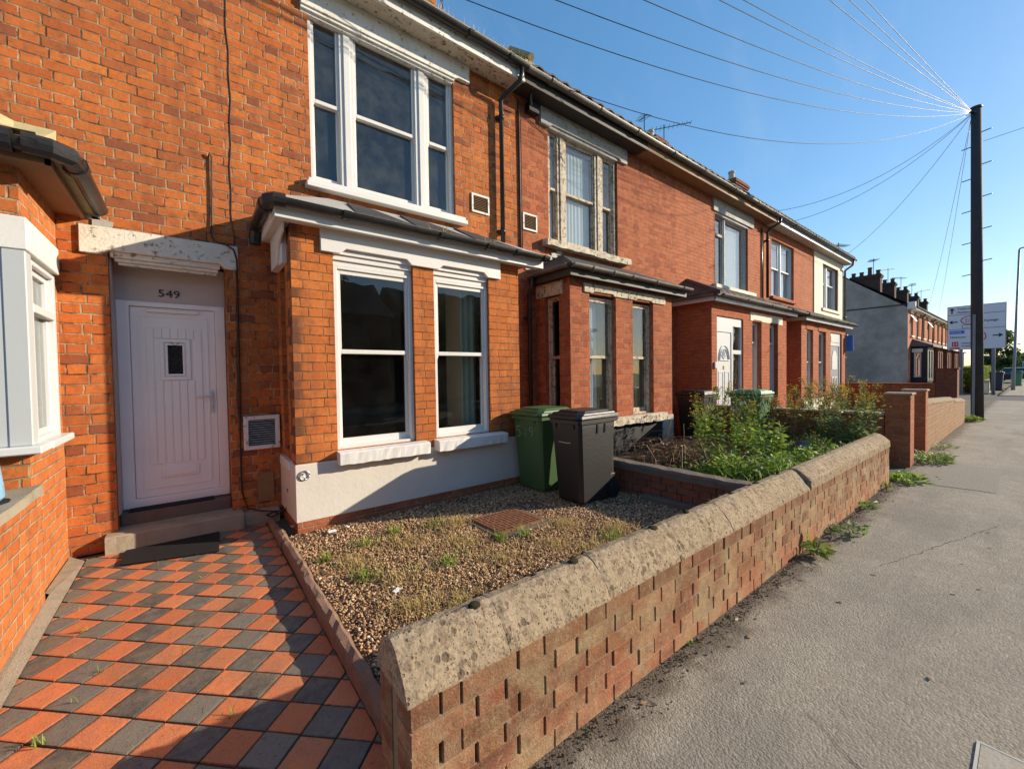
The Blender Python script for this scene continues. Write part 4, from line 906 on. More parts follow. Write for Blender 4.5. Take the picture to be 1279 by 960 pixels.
chimney(H5, 20.2, 21.5, 8.7, 9.3, 9.3, 10.55, B_DARK, [(20.5, 9.0, .45, .14)], POTBUFF)
aerial(H5, (22.55, 5.4, 6.2), .9, .9, 7, .25, -.3)
mb = MB(); bracketed_pipe(mb, 22.45, 5.14, .1, 5.8, .04, [(22.5, 4.84, 6.2), (22.5, 4.9, 6.0), (22.45, 5.1, 5.85)]); mb.build('downpipe', GREYGUT, H5, smooth=True)
bs = thing('blue_sign', 'blank blue board projecting from the corner of the far porch', 'sign', (19.2, 4.2, 2.2))
MB().box(19.19, 19.215, 4.15, 4.355, 2.22, 2.8).build('board', SIGNB, bs, bevel=.003); mb = MB(); mb.box(19.08, 19.22, 4.30, 4.355, 2.80, 2.83); mb.build('bracket', METAL, bs)

# ------------------------------------------------------------------ LEFT NEIGHBOUR
H0 = thing('terraced_house', 'orange brick house at the left edge with a white boxed bay window', 'house', (-3.5, 5.22, 0), 'terraced houses of the near row')
X0, X1 = -6.0, -0.8685
mb = MB(); mb.panel(X0, X1, 0, 6.08, 5.22, 5.45, [(-3.6, -1.1, .3, 2.9), (-4.2, -2.4, 3.85, 5.8)]); mb.build('wall', B_MAIN, H0)
shell(H0, X0, X1, B_MAIN); interior(H0, -5.8, -1.0, 5.46, 9, .25, 3.0); interior(H0, -5.8, -1.0, 5.46, 9, 3.35, 5.95)
main_roof(H0, X0, X1, MOSSTILE, seed=6); eaves(H0, X0, X1, BLACKP, SOFFIT, WHITE_OLD, (-2,))
window(H0, XF(5.262), -4.2, -2.4, 3.85, 5.8, [(-4.15, -3.35), (-3.25, -2.45)], 4.82, UPVC, GLASS)
mb = MB(); mb.box(-3.9, -.878, 4.25, 4.47, -.02, 1.08); mb.box(-3.9, -.878, 4.25, 4.47, 2.62, 3.0); mb.box(-3.9, -3.4, 4.25, 4.47, 1.08, 2.62); mb.build('bay_wall', B_NB, H0)
mb = MB(); mb.box(-1.1, -.878, 4.472, 5.217, -.02, 1.08); mb.box(-1.1, -.878, 4.472, 5.217, 2.62, 3.0); mb.box(-1.1, -.882, 5.02, 5.217, 1.08, 2.62); mb.build('bay_side_wall', B_NB, H0)
mb = MB(); mb.box(-3.45, -.838, 4.20, 4.46, 2.44, 2.66); mb.box(-1.08, -.838, 4.46, 5.06, 2.44, 2.66); mb.build('bay_lintel', WHITE, H0, bevel=.006)
mb = MB(); mb.box(-3.4, -.86, 4.215, 4.30, 1.12, 2.44); mb.box(-.96, -.85, 4.208, 4.33, 1.12, 2.44); fp = mb.build('window_panel', PANELW, H0, bevel=.006)
xfL = lambda u, d, z: (-.862 - d, u, z)
mb = MB(xfL); 
wf = window(H0, xfL, 4.335, 5.03, 1.12, 2.42, [(4.41, 4.97)], None, UPVC, GLASS, st=.045, fd=.1)
MB(xfL).box(4.41, 4.97, -.004, .06, 2.05, 2.11).build('sash', UPVC, wf, bevel=.004)
mb = MB(); mb.box(-3.5, -.80, 4.15, 4.40, 1.065, 1.12); mb.box(-1.0, -.79, 4.40, 5.07, 1.065, 1.12); mb.build('window_sill', UPVC, H0, bevel=.008)
mb = MB(); mb.box(-3.95, -.70, 4.05, 4.25, 3.0, 3.02); mb.box(-.878, -.70, 4.25, 5.215, 3.0, 3.02); mb.box(-.715, -.69, 4.04, 5.21, 2.985, 3.06); mb.box(-3.95, -.69, 4.04, 4.06, 2.985, 3.06); mb.build('bay_fascia', BROWNWOOD, H0)
lean_roof(H0, -4.0, -.62, 4.0, 3.10, 5.216, 3.62, .7, .75, MOSSTILE, .06)
mb = MB(); mb.halfpipe('x', -4.0, -.72, (3.99, 3.09), .062); mb.halfpipe('y', 4.1, 5.19, (-.60, 3.09), .062)
mb.tube([(-.80, 3.99, 3.075), (-.68, 4.0, 3.075), (-.61, 4.06, 3.075), (-.60, 4.2, 3.075)], .066, 10); mb.tube([(-.60, 4.19, 3.078), (-.60, 4.27, 3.078)], .075, 10); mb.tube([(-.92, 3.99, 3.075), (-.84, 3.99, 3.075)], .074, 10)
mb.tube([(-.60, 4.2, 3.085), (-.60, 5.185, 3.085)], .055, 10); mb.build('bay_gutter', BLACKP, H0, smooth=False)
mb = MB()
for k in range(4): mb.add([(-.86 + .07 * k, 5.205, 3.28 - .085 * k), (-.72 + .07 * k, 5.205, 3.25 - .085 * k), (-.74 + .07 * k, 5.205, 3.17 - .085 * k), (-.86 + .07 * k, 5.205, 3.16 - .085 * k), (-.86 + .07 * k, 5.215, 3.28 - .085 * k), (-.72 + .07 * k, 5.215, 3.25 - .085 * k), (-.74 + .07 * k, 5.215, 3.17 - .085 * k), (-.86 + .07 * k, 5.215, 3.16 - .085 * k)], [(0, 1, 2, 3), (7, 6, 5, 4), (0, 4, 5, 1), (1, 5, 6, 2), (2, 6, 7, 3), (3, 7, 4, 0)])
mb.build('lead_flashing', LEAD, H0)

# net curtains and drapes
def curtain(label, *a, **k):
    return tag(wavy_curtain('curtain', *a, **k), label, 'curtain', 'curtains behind the neighbouring windows')
curtain('white net curtain across the middle light of the worn beige upper window', 5.45, 6.22, 5.40, 3.95, 5.72, NET, .005, .09, 1)
curtain('white net curtain in the narrow left light of the worn beige upper window', 5.04, 5.24, 5.40, 3.95, 5.72, NET, .005, .09, 2)
curtain('pale net curtain behind the left front pane of the black roofed bay', 5.08, 5.46, 4.635, .85, 2.74, NET, .006, .1, 3)
curtain('mustard curtain at the right of the left front pane of the black roofed bay', 5.48, 5.72, 4.66, .85, 2.74, DRAPE, .03, .1, 4)
curtain('pale green curtain at the left of the right front pane of the black roofed bay', 6.22, 6.50, 4.64, .85, 2.74, DRAPEG, .02, .1, 5)
curtain('mustard curtain at the right of the right front pane of the black roofed bay', 6.52, 6.82, 4.66, .85, 2.74, DRAPE, .03, .1, 6)
curtain('white net curtain filling the big pane of the grey framed upper window', 11.66, 12.82, 5.42, 3.95, 5.62, NET, .005, .11, 7)
curtain('pale net curtain behind the white two-light upper window', 14.76, 16.50, 5.44, 4.0, 5.7, NET, .005, .13, 8)
curtain('pale net curtain behind the upper window in the cream render', 20.64, 21.55, 5.44, 4.0, 5.7, NET, .005, .13, 9)
mb = MB(); rq = random.Random(4); rings = []
for q in range(13):
    x = -2.0 + 1.26 * q / 12; j = lambda: rq.uniform(-.006, .006); e = .03 * math.sin(q * .9) - .16 * max(0, (q - 8) / 4) ** 2; j = lambda: rq.uniform(-.006, .006)
    rings.append([(x, 3.99 + j(), 3.155 + j()), (x, 4.02, 3.20 + j() + e * .3), (x, 4.25, 3.33 + j() + e), (x, 4.55, 3.46 + e), (x, 4.55, 3.43), (x, 4.05, 3.14)])
mb.loft(rings).build('lead_sheet', paint_mat('lichened lead', (.50, .42, .22), .8, (.25, .2, .1), .5, 6, .005), H0)
curtain('pale green curtain behind the right pane of the white ground floor bay window', 2.80, 3.04, 4.66, .86, 2.66, DRAPEG, .02, .09, 11)
# ------------------------------------------------------------------ FAR ROW
def far_house(x0, x1, label, i, gable=False):
    h = thing('terraced_house', label, 'house', ((x0 + x1) / 2, 5.2, 0), 'terraced houses of the far row')
    w = x1 - x0; ez = 5.55
    ups = [(x0 + .16 * w, x0 + .16 * w + .95), (x0 + .64 * w, x0 + .64 * w + .95)]
    mb = MB(); mb.panel(x0, x1, -.2, ez, 5.22, 5.45, [(a, b, 3.75, 5.25) for a, b in ups]); mb.build('wall', B_RED2 if i != 2 else B_MAIN, h)
    interior(h, x0 + .2, x1 - .2, 5.46, 8, 3.3, 5.4)
    for a, b in ups:
        window(h, XF(5.30), a, b, 3.75, 5.25, [(a + .05, b - .05)], 4.4 if i % 2 else None, UPVC, GLASS, st=.07)
        MB().box(a - .08, b + .08, 5.17, 5.31, 5.25, 5.42).build('window_lintel', CREAM, h); MB().box(a - .08, b + .08, 5.12, 5.31, 3.66, 3.75).build('window_sill', CREAM, h)
    if i in (0, 1):      # top hung fanlights standing open
        a, b = ups[0 if i == 0 else 1]; mb = MB(); mb.add([(a + .05, 5.28, 5.2), (b - .05, 5.28, 5.2), (b - .05, 5.02, 4.72), (a + .05, 5.02, 4.72), (a + .05, 5.25, 5.2), (b - .05, 5.25, 5.2), (b - .05, 4.98, 4.72), (a + .05, 4.98, 4.72)], [(0, 1, 2, 3), (7, 6, 5, 4), (0, 4, 5, 1), (1, 5, 6, 2), (2, 6, 7, 3), (3, 7, 4, 0)]); mb.build('fanlight', UPVC, h)
    # roof
    ry, rz = 9.2, 8.65; mb = MB()
    mb.add([(x0, 4.9, ez + .04), (x1, 4.9, ez + .04), (x1, ry, rz), (x0, ry, rz), (x0, 13.4, ez), (x1, 13.4, ez)], [(0, 1, 2, 3), (3, 2, 5, 4)])
    mb.add([(x0, 4.9, ez - .06), (x1, 4.9, ez - .06), (x1, ry, rz - .1), (x0, ry, rz - .1), (x0, 13.4, ez - .1), (x1, 13.4, ez - .1)], [(3, 2, 1, 0), (4, 5, 2, 3)]); mb.add([(x0, 4.9, ez + .04), (x1, 4.9, ez + .04), (x1, 4.9, ez - .06), (x0, 4.9, ez - .06)], [(0, 3, 2, 1)])
    mb.build('roof', SLATE, h, recalc=False)
    mb = MB(); mb.box(x0, x1, 4.86, 4.9, ez - .12, ez + .03); mb.box(x0, x1, 4.9, 5.22, ez - .12, ez - .10); mb.build('fascia', WHITE_OLD, h)
    mb = MB(); gutter_x(mb, x0, x1, 4.80, ez + .02, .06); mb.tube([(x1 - .1, 4.82, ez), (x1 - .1, 5.1, ez - .35), (x1 - .1, 5.14, 3.2)], .04, 6); mb.build('gutter', BLACKP, h)
    c = chimney(h, x0 + .4, x0 + 1.0, 6.7, 8.35, 6.6, 8.15, B_CHIM, [(x0 + .7, 6.85 + k * .45, .3 + (.25 if (i == 0 and k == 1) else 0), .13) for k in range(4)], DARKWOOD)
    aerial(h, (x0 + 1.15, 7.2, 7.2), 2.2, 1.1, 8, .3, .4 + i)
    # bay
    bx0, bx1 = x0 + .9, x0 + 3.3; dark = BLACKPAINT_SHADE
    mb = MB(); mb.panel(bx0, bx1, -.1, 3.0, 4.4, 4.6, [(bx0 + .35, bx0 + 1.0, .85, 2.7), (bx0 + 1.4, bx0 + 2.05, .85, 2.7)]); mb.build('bay_wall', B_DARK if i else dark, h)
    mb = MB(XS(bx0)); mb.panel(4.602, 5.22, -.1, 3.0, 0, .2, [(4.70, 5.06, .95, 2.62)]); mb.build('bay_side_wall', dark if i == 0 else B_DARK, h)
    window(h, XS(bx0 + .04), 4.702, 5.058, .95, 2.62, [(4.75, 5.01)], 2.1, UPVC, GLASSB, st=.05)
    MB().box(bx0 - .05, bx0 + .1, 4.64, 5.15, 2.62, 2.85).build('side_lintel', UPVC, h)
    for a in (bx0 + .35, bx0 + 1.4):
        f = window(h, XF(4.45), a, a + .65, .85, 2.7, [(a + .07, a + .58)], None, CREAM, GLASS, st=.05)
        (i > 0) and tag(wavy_curtain('blind', a + .12, a + .53, 4.57, .95, 2.6, POT, .01, .1, i), kind=None).__setattr__('parent', f)
    MB().box(bx1 + .1, bx1 + 1.0, 5.15, 5.22, .1, 2.3).build('door', UPVC if i % 2 else BROWNWOOD, h)
    lean_roof(h, bx0 - .2, x1, 4.15, 3.05, 5.22, 3.55, .7, .1, SLATE)
    mb = MB(); mb.box(bx0 - .2, x1, 4.13, 4.17, 2.95, 3.1); mb.build('bay_fascia', WHITE_OLD if i else dark, h)
    if gable:
        mb = MB(); mb.prism([(5.22, -.2), (5.22, ez), (ry, rz - .04), (13.2, ez), (13.2, -.2)], 'x', x0 - .12, x0 - .001); g = mb.build('gable_wall', GABLE, h)
        MB().box(x0 - .16, x0 - .12, 5.22, 9.0, 5.72, 5.80).build('band_course', DARKWOOD, g)
        MB().box(x0 - .14, x0 + .1, 4.86, 5.25, ez - .1, ez + .35).build('kneeler', WHITE_OLD, h)
    return h
far_house(37.35, 42.0, 'far end house with a blank grey rendered gable wall facing the viewer', 0, True)
far_house(42.0, 47.0, 'far terraced house joined to the one with the grey gable', 1)
far_house(47.0, 52.0, 'far terraced house seen left of the road sign, third from the grey gable', 2)
far_house(52.0, 57.0, 'far terraced house partly behind the road sign, fourth from the grey gable', 3)
far_house(57.0, 62.5, 'far terraced house mostly hidden behind the road sign and pole', 4)

# ------------------------------------------------------------------ GROUND
def struct(name, mb, mat, **k): return tag(mb.build(name, mat, None, **k), kind='structure')
struct('ground', MB().add([(-500, -500, -.16), (600, -500, -.16), (600, 500, -.16), (-500, 500, -.16)], [(0, 1, 2, 3)]), EARTH)
struct('road', MB().add([(-300, -9.4, -.12), (500, -9.4, -.12), (500, -2.12, -.12), (-300, -2.12, -.12)], [(0, 1, 2, 3)]), ROAD)
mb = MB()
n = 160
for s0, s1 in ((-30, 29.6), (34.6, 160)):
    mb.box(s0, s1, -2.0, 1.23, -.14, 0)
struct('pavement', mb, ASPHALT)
mb = MB(); mb.box(-30, 29.6, -2.13, -2.004, -.14, .004); mb.box(34.6, 160, -2.13, -2.004, -.14, .004); struct('kerb', mb, KERBM, bevel=.012)
struct('side_road', MB().add([(29.4, -2.12, -.035), (34.8, -2.12, -.035), (34.8, 60, -.035), (29.4, 60, -.035)], [(0, 1, 2, 3)]), ROAD)
struct('far_pavement', MB().box(-30, 160, -12.0, -9.4, -.14, .0), ASPHALT)
mb = MB()
mb.add([(7.7, 1.16, .004), (8.9, 1.13, .004), (9.75, .95, .004), (9.6, .30, .004), (7.75, .28, .004)], [(0, 1, 2, 3, 4)])
struct('pavement_patch', mb, PATCHM, recalc=False)
mb = MB()
def crack(pts, w=.008):
    for a, b in zip(pts[:-1], pts[1:]):
        a = Vector(a); b = Vector(b); d = (b - a).normalized(); s_ = Vector((-d.y, d.x)) * w * RND.uniform(.5, 1.2)
        mb.add([(a.x - s_.x, a.y - s_.y, .003), (b.x - s_.x, b.y - s_.y, .003), (b.x + s_.x, b.y + s_.y, .003), (a.x + s_.x, a.y + s_.y, .003)], [(0, 1, 2, 3)])
def wander(a, b, n=14, j=.02):
    return [(a[0] + (b[0] - a[0]) * i / n + RND.uniform(-j, j), a[1] + (b[1] - a[1]) * i / n + RND.uniform(-j, j)) for i in range(n + 1)]
crack(wander((2.15, .62), (1.9, .25), 14, .008), .002)
crack(wander((4.2, .75), (6.2, .2), 40, .012), .002)
struct('pavement_crack', mb, CRACKM, recalc=False)
mb = MB(); mb.box(-.86, 9.0, 1.23, 5.22, -.14, -.015); mb.box(9.0, 29.4, 1.23, 5.22, -.14, -.012)
struct('yard', mb, EARTH)
struct('garden_soil', MB().box(4.50, 8.80, 1.48, 4.39, -.01, .17), SOIL)
struct('garden_soil', MB().box(10.7, 18.0, 1.50, 4.05, -.01, .16), SOIL)
struct('gate_path', MB().box(9.14, 10.40, 1.21, 4.3, -.1, .012), KERBM)
struct('neighbour_yard', MB().box(-6, -1.05, 1.23, 4.25, -.1, .02), KERBM)

# tiled path: every tile is laid in the mesh, slightly out of level
s = .1655; hs = (s - .006) / 2; c0 = Vector((-.60, 3.482)); ax = Vector((.7071, -.7071)); ay = Vector((.7071, .7071)); R_ = MB(); B_ = MB()
def clip(poly, a, b, c):          # keep a*x+b*y<=c
    out = []
    for i in range(len(poly)):
        p, q = poly[i], poly[(i + 1) % len(poly)]; dp = a * p[0] + b * p[1] - c; dq = a * q[0] + b * q[1] - c
        if dp <= 0: out.append(p)
        if dp * dq < 0:
            t_ = dp / (dp - dq); out.append((p[0] + (q[0] - p[0]) * t_, p[1] + (q[1] - p[1]) * t_))
    return out
for i in range(-22, 23):
    for j in range(-22, 23):
        c = c0 + ax * s * i + ay * s * j
        pl = [(c + ax * hs * a + ay * hs * b) for a, b in ((-1, -1), (1, -1), (1, 1), (-1, 1))]
        pl = [(p.x, p.y) for p in pl]
        for (a, b, k) in ((-1, 0, .752), (1, 0, .602), (0, -1, -1.26), (0, 1, 5.10)): pl = clip(pl, a, b, k) if len(pl) > 2 else pl
        if len(pl) < 3: continue
        z0 = RND.uniform(-.0025, .0025); tx, ty = RND.gauss(0, .008), RND.gauss(0, .008)
        if (i, j) == (2, -4) : pass
        loose = (c - Vector((-.63, 2.93))).length < .08
        if loose: z0 += .018; tx += .05
        top = [(p[0], p[1], z0 + (p[0] - c.x) * tx + (p[1] - c.y) * ty) for p in pl]
        inn = [(c.x + (p[0] - c.x) * .985, c.y + (p[1] - c.y) * .985, p[2]) for p in top]
        low = [(p[0], p[1], p[2] - .004) for p in top]; bot = [(p[0], p[1], -.03) for p in pl]
        (R_ if (i + j) % 2 == 0 else B_).loft([bot, low, inn])
vs = R_.v + B_.v; n0 = len(R_.v); fs = R_.f + [tuple(q + n0 for q in f) for f in B_.f]
me = bpy.data.meshes.new('tiled_path'); me.from_pydata(vs, [], fs); me.materials.append(TILER); me.materials.append(TILEB)
for k, p in enumerate(me.polygons): p.material_index = 0 if k < len(R_.f) else 1
o = bpy.data.objects.new('tiled_path', me); COL.objects.link(o); tag(o, kind='structure')
struct('path_bed', MB().box(-.757, .61, 1.235, 5.14, -.05, -.006), TILEBASE)
mb = MB(); mb.add([(-.835, 1.3, .006), (-.752, 1.3, .006), (-.748, 3.0, .008), (-.752, 5.02, .012), (-.868, 5.2, .02), (-.868, 4.40, .03), (-.835, 4.35, .03)], [(0, 1, 2, 3, 4, 5, 6)]); struct('path_strip', mb, CONC, recalc=False)

# kerb edging along the path
et = thing('path_edging', 'low reddish concrete edging between the tiled path and the gravel', 'edging', (.645, 3.3, 0))
rr = random.Random(9); y = 1.50; k = 0
while y < 5.02:
    y1 = min(5.04, y + rr.uniform(.75, 1.0)); rings = []; dx = rr.uniform(-.006, .006); n_ = 12
    for q in range(n_ + 1):
        yy = y + .004 + (y1 - y - .008) * q / n_; j = lambda a=.007: rr.uniform(-a, a)
        top = .088 - (.03 if yy > 4.55 else 0)
        rings.append([(.608 + dx, yy, -.03), (.609 + dx + j(), yy, top * .7 + j()), (.622 + dx + j(), yy, top + j()), (.655 + dx + j(), yy, top + .006 + j()), (.682 + dx + j(), yy, top * .8 + j()), (.69 + dx, yy, -.03)])
    MB().loft(rings).build('edging_stone', KERBR, et); y = y1

# gravel bed with real pebbles
struct('gravel_bed', MB().box(.69, 4.32, 1.47, 4.412, -.05, .030), GRAVBASE)
def pebbles(name, n, sampler, smin, smax, z, mat, flat=.6, label=None):
    base = np.array([(1, 0, 0), (-1, 0, 0), (0, 1, 0), (0, -1, 0), (0, 0, 1), (0, 0, -1)], dtype=np.float32)
    tri = np.array([(0, 2, 4), (2, 1, 4), (1, 3, 4), (3, 0, 4), (2, 0, 5), (1, 2, 5), (3, 1, 5), (0, 3, 5)])
    xy = sampler(n); n = len(xy); sz = (smin + (smax - smin) * NP.uniform(0, 1, (n, 1, 1)) ** 1.8) * NP.uniform(.6, 1.2, (n, 1, 3))
    v = base[None] * sz * NP.uniform(.75, 1.2, (n, 6, 1)); v[:, :, 2] *= flat
    a = NP.uniform(0, 6.28, n); ca, sa = np.cos(a)[:, None], np.sin(a)[:, None]; x = v[:, :, 0] * ca - v[:, :, 1] * sa; y = v[:, :, 0] * sa + v[:, :, 1] * ca; v[:, :, 0] = x; v[:, :, 1] = y
    b = NP.uniform(-.5, .5, n)[:, None]; zz = v[:, :, 2] + v[:, :, 0] * b; v[:, :, 2] = zz
    v[:, :, 0] += xy[:, 0, None]; v[:, :, 1] += xy[:, 1, None]; v[:, :, 2] += (z + NP.uniform(0, .012, n))[:, None]
    f = (tri[None] + (np.arange(n) * 6)[:, None, None]).reshape(-1, 3)
    return tag(npmesh(name, v.reshape(-1, 3), f, mat), kind='stuff')
def gsamp(n):
    p = np.stack([NP.uniform(.70, 4.30, n), NP.uniform(1.5, 4.40, n)], 1)
    keep = ~((p[:, 0] > 2.2) & (p[:, 0] < 2.86) & (p[:, 1] > 3.05) & (p[:, 1] < 3.62)); bare = np.sin(p[:, 0] * 4.1 + 1.3) * np.cos(p[:, 1] * 5.2) + .5 * np.sin(p[:, 0] * 11 + p[:, 1] * 7); keep &= (bare < .75) | (NP.uniform(0, 1, n) < .35); return p[keep]
pebbles('gravel', 52000, gsamp, .0055, .0175, .034, PEBBLE)
def edge_samp(n):
    x = NP.uniform(.5, 7.4, n); y = 1.205 - np.abs(NP.normal(0, .055, n)) - .005; return np.stack([x, y], 1)
pebbles('grit', 1700, edge_samp, .003, .010, .004, _soil('grit', (0.06, 0.045, 0.03), (0.2, 0.15, 0.1), 60))

def blades(name, pts, hmin, hmax, w, mat, lean=.6, kind='stuff', parent=None, z=None):
    n = len(pts); P = np.asarray(pts, dtype=np.float32); a = NP.uniform(0, 6.28, n); h = NP.uniform(hmin, hmax, n); l = NP.uniform(0, lean, n) * h * 1.3
    sx, sy = np.cos(a) * w, np.sin(a) * w; b = a + 1.57 + NP.uniform(-.6, .6, n); dx, dy = np.cos(b) * l, np.sin(b) * l
    v = np.zeros((n, 5, 3), np.float32)
    v[:, 0] = P + np.stack([-sx, -sy, np.zeros(n)], 1); v[:, 1] = P + np.stack([sx, sy, np.zeros(n)], 1)
    mid = P + np.stack([dx * .35, dy * .35, h * .6], 1); v[:, 2] = mid + np.stack([sx, sy, np.zeros(n)], 1) * .8; v[:, 3] = mid - np.stack([sx, sy, np.zeros(n)], 1) * .8
    v[:, 4] = P + np.stack([dx, dy, h * (1 - .35 * (l / (h + 1e-6)) ** 2 * .5)], 1)
    i = np.arange(n)[:, None] * 5
    f = np.concatenate([i + np.array([[0, 1, 2]]), i + np.array([[0, 2, 3]]), i + np.array([[3, 2, 4]])], 0)
    o = npmesh(name, v.reshape(-1, 3), f, mat, parent)
    if kind: tag(o, kind=kind)
    return o
def patchy(n, cl, z):
    c = NP.integers(0, len(cl), n); cl = np.array(cl); r = NP.normal(0, 1, (n, 2)) * cl[c, 2:3] * NP.choice([.35, .7, 1.0], (n, 1))
    p = np.stack([cl[c, 0] + r[:, 0], cl[c, 1] + r[:, 1], np.full(n, z)], 1)
    return p[(p[:, 0] > .72) & (p[:, 0] < 4.28) & (p[:, 1] > 1.5) & (p[:, 1] < 4.36)]
dry = [(1.5, 3.5, .22), (1.9, 3.2, .2), (1.25, 2.9, .25), (2.0, 2.7, .25), (1.4, 2.3, .2), (2.5, 2.6, .22), (1.0, 3.4, .15), (2.9, 2.9, .15), (2.1, 3.65, .12), (1.1, 2.5, .15), (2.7, 2.3, .18), (3.2, 2.5, .2)]
blades('dry_grass', patchy(5200, dry, .04), .02, .07, .0024, STRAW, 1.2)
blades('green_grass', patchy(650, [(1.2, 3.7, .10), (1.5, 3.8, .06), (1.9, 3.75, .12), (2.2, 3.02, .05), (2.45, 2.98, .06), (1.0, 3.1, .08), (1.6, 2.9, .1), (3.0, 2.35, .08), (1.3, 2.2, .12), (.85, 3.6, .06)], .04), .03, .11, .003, GRASSG, .8)

# ------------------------------------------------------------------ WALLS
fw = thing('garden_wall', 'weathered brick garden wall with thick rounded concrete coping beside the pavement', 'wall', (3.97, 1.345, 0), 'low brick walls along the pavement')
def brick_run(mb, x0, x1, y0, y1, z0, courses, ch, rr, jo=.0095, bj=.005, seed=0):
    for c in range(courses):
        x = x0; st = [.115, .077] if c % 2 else [.255, .126]; pat = 0
        while x < x1 - .02:
            L = (st.pop(0) if st else (.2555 if pat == 0 else .1335)); L *= rr.uniform(.985, 1.015); xe = min(x1, x + L); g = jo * rr.uniform(.5, 1.7)
            if x1 - xe < .05: xe = x1
            j = lambda a: rr.uniform(-a, a); o = j(.0016)
            za = z0 + c * ch + bj * .4 + j(.001); zb = z0 + (c + 1) * ch - bj * .4 + j(.001); xb = xe - (g if xe < x1 else 0)
            # bevelled brick
            b = .003
            r0 = [(x + b, y0 + o, za + b), (xb - b, y0 + o + j(.002), za + b), (xb - b, y0 + o + j(.002), zb - b), (x + b, y0 + o, zb - b)]
            r1 = [(x + j(.001), y0 + o + b, za), (xb, y0 + o + b, za), (xb, y0 + o + b, zb), (x, y0 + o + b, zb)]
            r2 = [(x, y1 + o, za), (xb, y1 + o, za), (xb, y1 + o, zb), (x, y1 + o, zb)]
            mb.loft([r0, r1, r2]); x = xe; pat = 1 - pat
    return mb
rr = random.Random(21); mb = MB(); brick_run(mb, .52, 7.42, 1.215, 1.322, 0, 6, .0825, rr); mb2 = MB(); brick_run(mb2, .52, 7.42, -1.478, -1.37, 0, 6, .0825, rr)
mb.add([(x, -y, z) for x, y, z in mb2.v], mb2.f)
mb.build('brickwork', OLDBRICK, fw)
mb = MB()
for k in range(1, 6): mb.box(.53, 7.41, 1.2195, 1.25, k * .0825 - .006, k * .0825 + .006)
mb.build('bed_joint', BEDM, fw); MB().box(.5235, .56, 1.3225, 1.3695, -.02, .493).build('end_joint', BEDM, fw)
MB().box(.545, 7.40, 1.250, 1.446, -.05, .490).build('mortar_core', MORTARM, fw)
seams = [.512, .925, 1.516, 2.133, 2.78, 3.52, 4.272, 4.816, 5.35, 5.85, 6.3, 6.75, 7.1, 7.43]
for i, (a, b) in enumerate(zip(seams[:-1], seams[1:])):
    new = a > 4.2; rings = []; n_ = max(5, int((b - a) / .035)); dz = rr.uniform(-.0018, .0018); dy = rr.uniform(-.0018, .0018)
    for q in range(n_ + 1):
        x = a + .001 + (b - a - .002) * q / n_; J = .0020 if not new else .0010; j = lambda: rr.uniform(-J, J)
        if new: pr = [(1.208, .497), (1.207, .535), (1.208, .575), (1.262, .628), (1.318, .664), (1.36, .668), (1.40, .652), (1.445, .62), (1.484, .575), (1.485, .497)]
        else: pr = [(1.213, .497), (1.216, .512), (1.232, .545), (1.272, .598), (1.318, .643), (1.352, .657), (1.398, .648), (1.445, .607), (1.478, .552), (1.482, .497)]
        e = 1.0
        if q in (0, n_): e = .985
        rings.append([(x + j() * .5, 1.345 + (y - 1.345) * (e if z > .5 else 1) + dy + j(), z * 1 - (1 - e) * .2 * (z > .55) + dz * (z > .5) + j()) for y, z in pr])
    MB().loft(rings).build('coping_stone', COPING, fw, smooth=False)
mb = MB(); rm = random.Random(8)
for sx in seams[1:-1] + [1.3, 2.5, 3.1, 3.9, 4.5]:
    for q in range(3):
        cx, cy, r_ = sx + rm.gauss(0, .06), 1.40 + rm.gauss(0, .03), rm.uniform(.010, .026); cz = .652 - max(0, cy - 1.37) * .55
        mb.loft([[(cx + r_ * k2 * (1 + rm.uniform(-.3, .3)) * math.cos(a * .9) * 1.4, cy + r_ * k2 * math.sin(a * .9), cz + h2) for a in range(7)] for k2, h2 in ((1.15, -.012), (1.0, .004), (.6, .012), (.15, .014))])
tag(mb.build('moss', MOSS, fw, smooth=True), kind='stuff')
# dividing wall at the party line
dv = thing('garden_wall', 'dark low dividing wall with concrete cap behind the black bin', 'wall', (4.41, 2.9, 0), 'low walls dividing the front gardens')
mb = MB(); brick_run(mb, 1.49, 4.395, -4.49, -4.33, 0, 4, .08, rr); mb2 = MB(); mb2.add([(-y - .0, x, z) for x, y, z in mb.v], mb.f)
mb2.build('brickwork', B_DARK, dv); MB().box(4.345, 4.5, 1.49, 4.39, -.03, .318).build('mortar_core', CONCD, dv)
rings = []
for q in range(31):
    y = 1.487 + 2.91 * q / 30; j = lambda a=.006: rr.uniform(-a, a)
    rings.append([(4.305 + j(), y, .325 + j(.003)), (4.303 + j(), y, .395 + j()), (4.32 + j(), y, .418 + j()), (4.49 + j(), y, .415 + j()), (4.512 + j(), y, .39 + j()), (4.51, y, .325)])
MB().loft(rings).build('coping_stone', CONCD, dv)
MB().box(4.20, 4.32, 1.49, 2.9, -.02, .10).build('ledge', CONCD, dv, bevel=.01)
